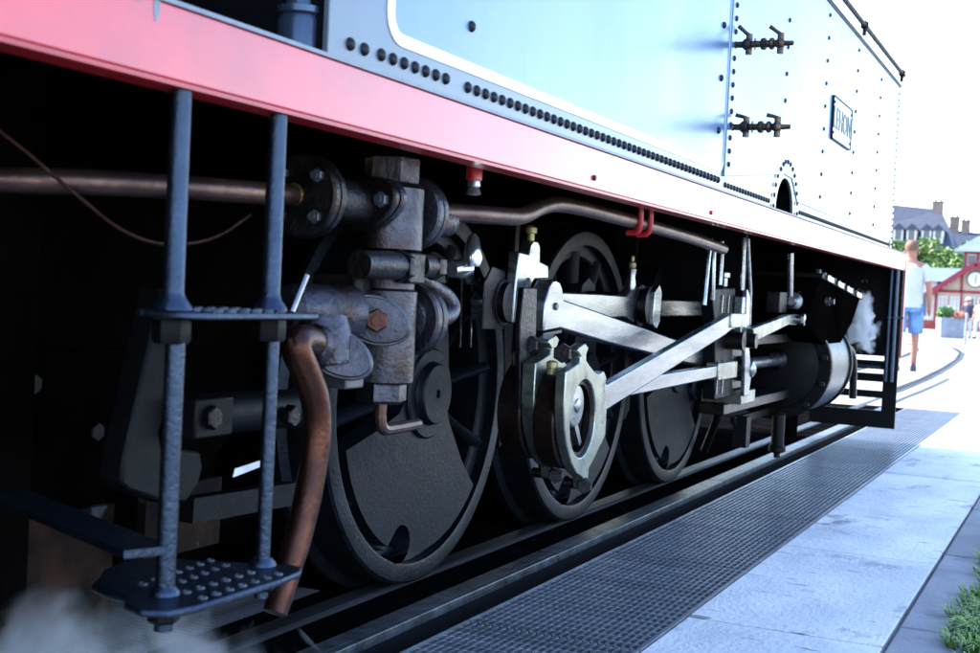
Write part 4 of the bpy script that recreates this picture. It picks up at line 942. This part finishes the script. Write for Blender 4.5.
# wing
wg = sp_('wing_wall', MB().box(-20, GL-.05, SY+1.5, SY+7, GB, 3.40), 'station_white', smooth=False)
obj('wing_dado', MB().box(-20, GL-.05, SY+1.42, SY+1.498, GB, .62), 'dado_brick', wg)
sp_('wing_roof', MB().add([(-20.3,SY+1.0,3.36),(-7.6,SY+1.0,3.36),(-7.6,SY+4.2,4.42),(-20.3,SY+4.2,4.42),(-7.6,SY+7.4,3.36),(-20.3,SY+7.4,3.36)], [(0,1,2,3),(3,2,4,5),(0,3,5),(1,4,2),(0,5,4,1)]), 'roof_grey', smooth=False)
for q in (-18.5, -16.2, -13.8, -11.6): sp_('window', MB().box(q, q+.9, SY+1.44, SY+1.4985, .9, 2.5), 'window_dark')

# slate-roofed house beyond the trees
HY = 160.; HB = gz(160)
hs = empty('slate_house', (-20, HY, HB), 'tall house with slate roof and white dormers behind the trees', 'building')
def hp(name, mb, m, **k): return obj(name, mb, m, hs, (20, -HY, -HB), **k)
hp('wall', MB().box(-30, -15.6, HY+.5, HY+9, HB, 8.3), 'wall_pale', smooth=False)
rf = hp('roof', MB().add([(-30.4,HY,8.2),(-15.2,HY,8.2),(-15.2,HY+9.5,8.2),(-30.4,HY+9.5,8.2),(-28.6,HY+4.75,13.9),(-17.2,HY+4.75,12.9)], [(0,1,5,4),(1,2,5),(2,3,4,5),(3,0,4),(3,2,1,0)]), 'slate', smooth=False)
for q in (-24.2, -21.4, -19.9, -18.2, -16.9):
    dm = MB().plate([(q-.55,8.6),(q+.55,8.6),(q+.55,10.2),(q,10.7),(q-.55,10.2)], HY+.1, HY+2.6, axis='y')
    d_ = hp('dormer', dm, 'station_white', smooth=False)
    obj('pane', MB().box(q-.33, q+.33, HY+.05, HY+.098, 8.9, 10.1), 'window_dark', d_)
    obj('dormer_roof', MB().add([(q-.75,HY-.1,10.1),(q,HY-.1,10.85),(q+.75,HY-.1,10.1),(q-.75,HY+2.8,10.1),(q,HY+2.8,10.85),(q+.75,HY+2.8,10.1)], [(0,1,4,3),(1,2,5,4),(0,2,1),(3,4,5)]), 'slate', d_, smooth=False)
def chimney_on(parent_fn, x0, x1, y0, z0, z1):
    c_ = parent_fn('chimney', MB().box(x0, x1, y0, y0+.9, z0, z1).box(x0-.1, x1+.1, y0-.1, y0+1.0, z1, z1+.18), 'chimney_brick', smooth=False)
    n = max(2, int((x1-x0)/.45))
    for i in range(n): obj('chimney_pot', MB().lathe(((x0+(x1-x0)*(i+.5)/n), y0+.45, z1+.18), (0,0,1), [(0,.14),(.5,.11)], 10), 'chimney_brick', c_)
chimney_on(hp, -18.2, -17.0, HY+4.3, 12.0, 13.7)
# second roofline with chimneys, right
H2 = empty('far_house', (-14, 170, HB), 'far house with two broad chimney stacks right of the slate roof', 'building')
def h2(name, mb, m, **k): return obj(name, mb, m, H2, (14, -170, -HB), **k)
h2('wall', MB().box(-17, -9, 170, 178, HB, 8.5), 'wall_pale', smooth=False)
h2('roof', MB().add([(-17.3,169.6,8.4),(-8.7,169.6,8.4),(-8.7,178.4,8.4),(-17.3,178.4,8.4),(-16.6,174,11.0),(-9.4,174,10.4)], [(0,1,5,4),(1,2,5),(2,3,4,5),(3,0,4),(3,2,1,0)]), 'slate', smooth=False)
chimney_on(h2, -17.0, -15.9, 173.5, 9.5, 12.5); chimney_on(h2, -15.6, -14.6, 173.5, 9.5, 12.1); chimney_on(h2, -13.4, -12.8, 173.5, 9.5, 11.5)

# trees
def tree(loc, h, r, label, seed):
    t = empty('tree', loc, label, 'tree', 'green trees behind the station'); r_ = random.Random(seed)
    tr = MB().tube([(0,0,-.2), (.05,0,h*.3), (-.05,.1,h*.55), (0,0,h*.8)], [.28, .2, .13, .05], 10)
    tips = []
    for i in range(9):
        a = r_.uniform(0, 2*PI); z0 = h*r_.uniform(.25, .6); e = (r*.7*math.cos(a), r*.7*math.sin(a), z0+h*r_.uniform(.12, .3)); tips.append(e)
        tr.tube([(0,0,z0), (e[0]*.5, e[1]*.5, (z0+e[2])/2+.1), e], [.1, .06, .025], 6)
    obj('trunk', tr, 'bark', t)
    cl = [(r_.gauss(0, r*.55), r_.gauss(0, r*.55), h*.60+r_.gauss(0, h*.2), r_.uniform(.26, .5)*r) for _ in range(34)]+[(e[0], e[1], e[2], .35*r) for e in tips]
    def f(q):
        c = q.choice(cl); d = Vector((q.gauss(0,1), q.gauss(0,1), q.gauss(0,1))).normalized()*c[3]*q.random()**.33
        return (c[0]+d.x, c[1]+d.y, min(h, c[2]+d.z*.8))
    obj('crown', leaves(9000, f, .20, seed+50), 'leaf_green', t, smooth=False)
tree((-18.4, 131, HB), 7.5, 2.9, 'green tree just right of the engine, below the slate house', 1)
tree((-15.6, 129, HB), 7.6, 2.8, 'green tree behind the station wing, second from the engine', 2)
tree((-13.0, 131, HB), 8.2, 2.7, 'green tree nearest the station gable and lantern roof', 3)
tree((-22.0, 133, HB), 8.2, 2.8, 'green tree mostly hidden behind the engine', 4)
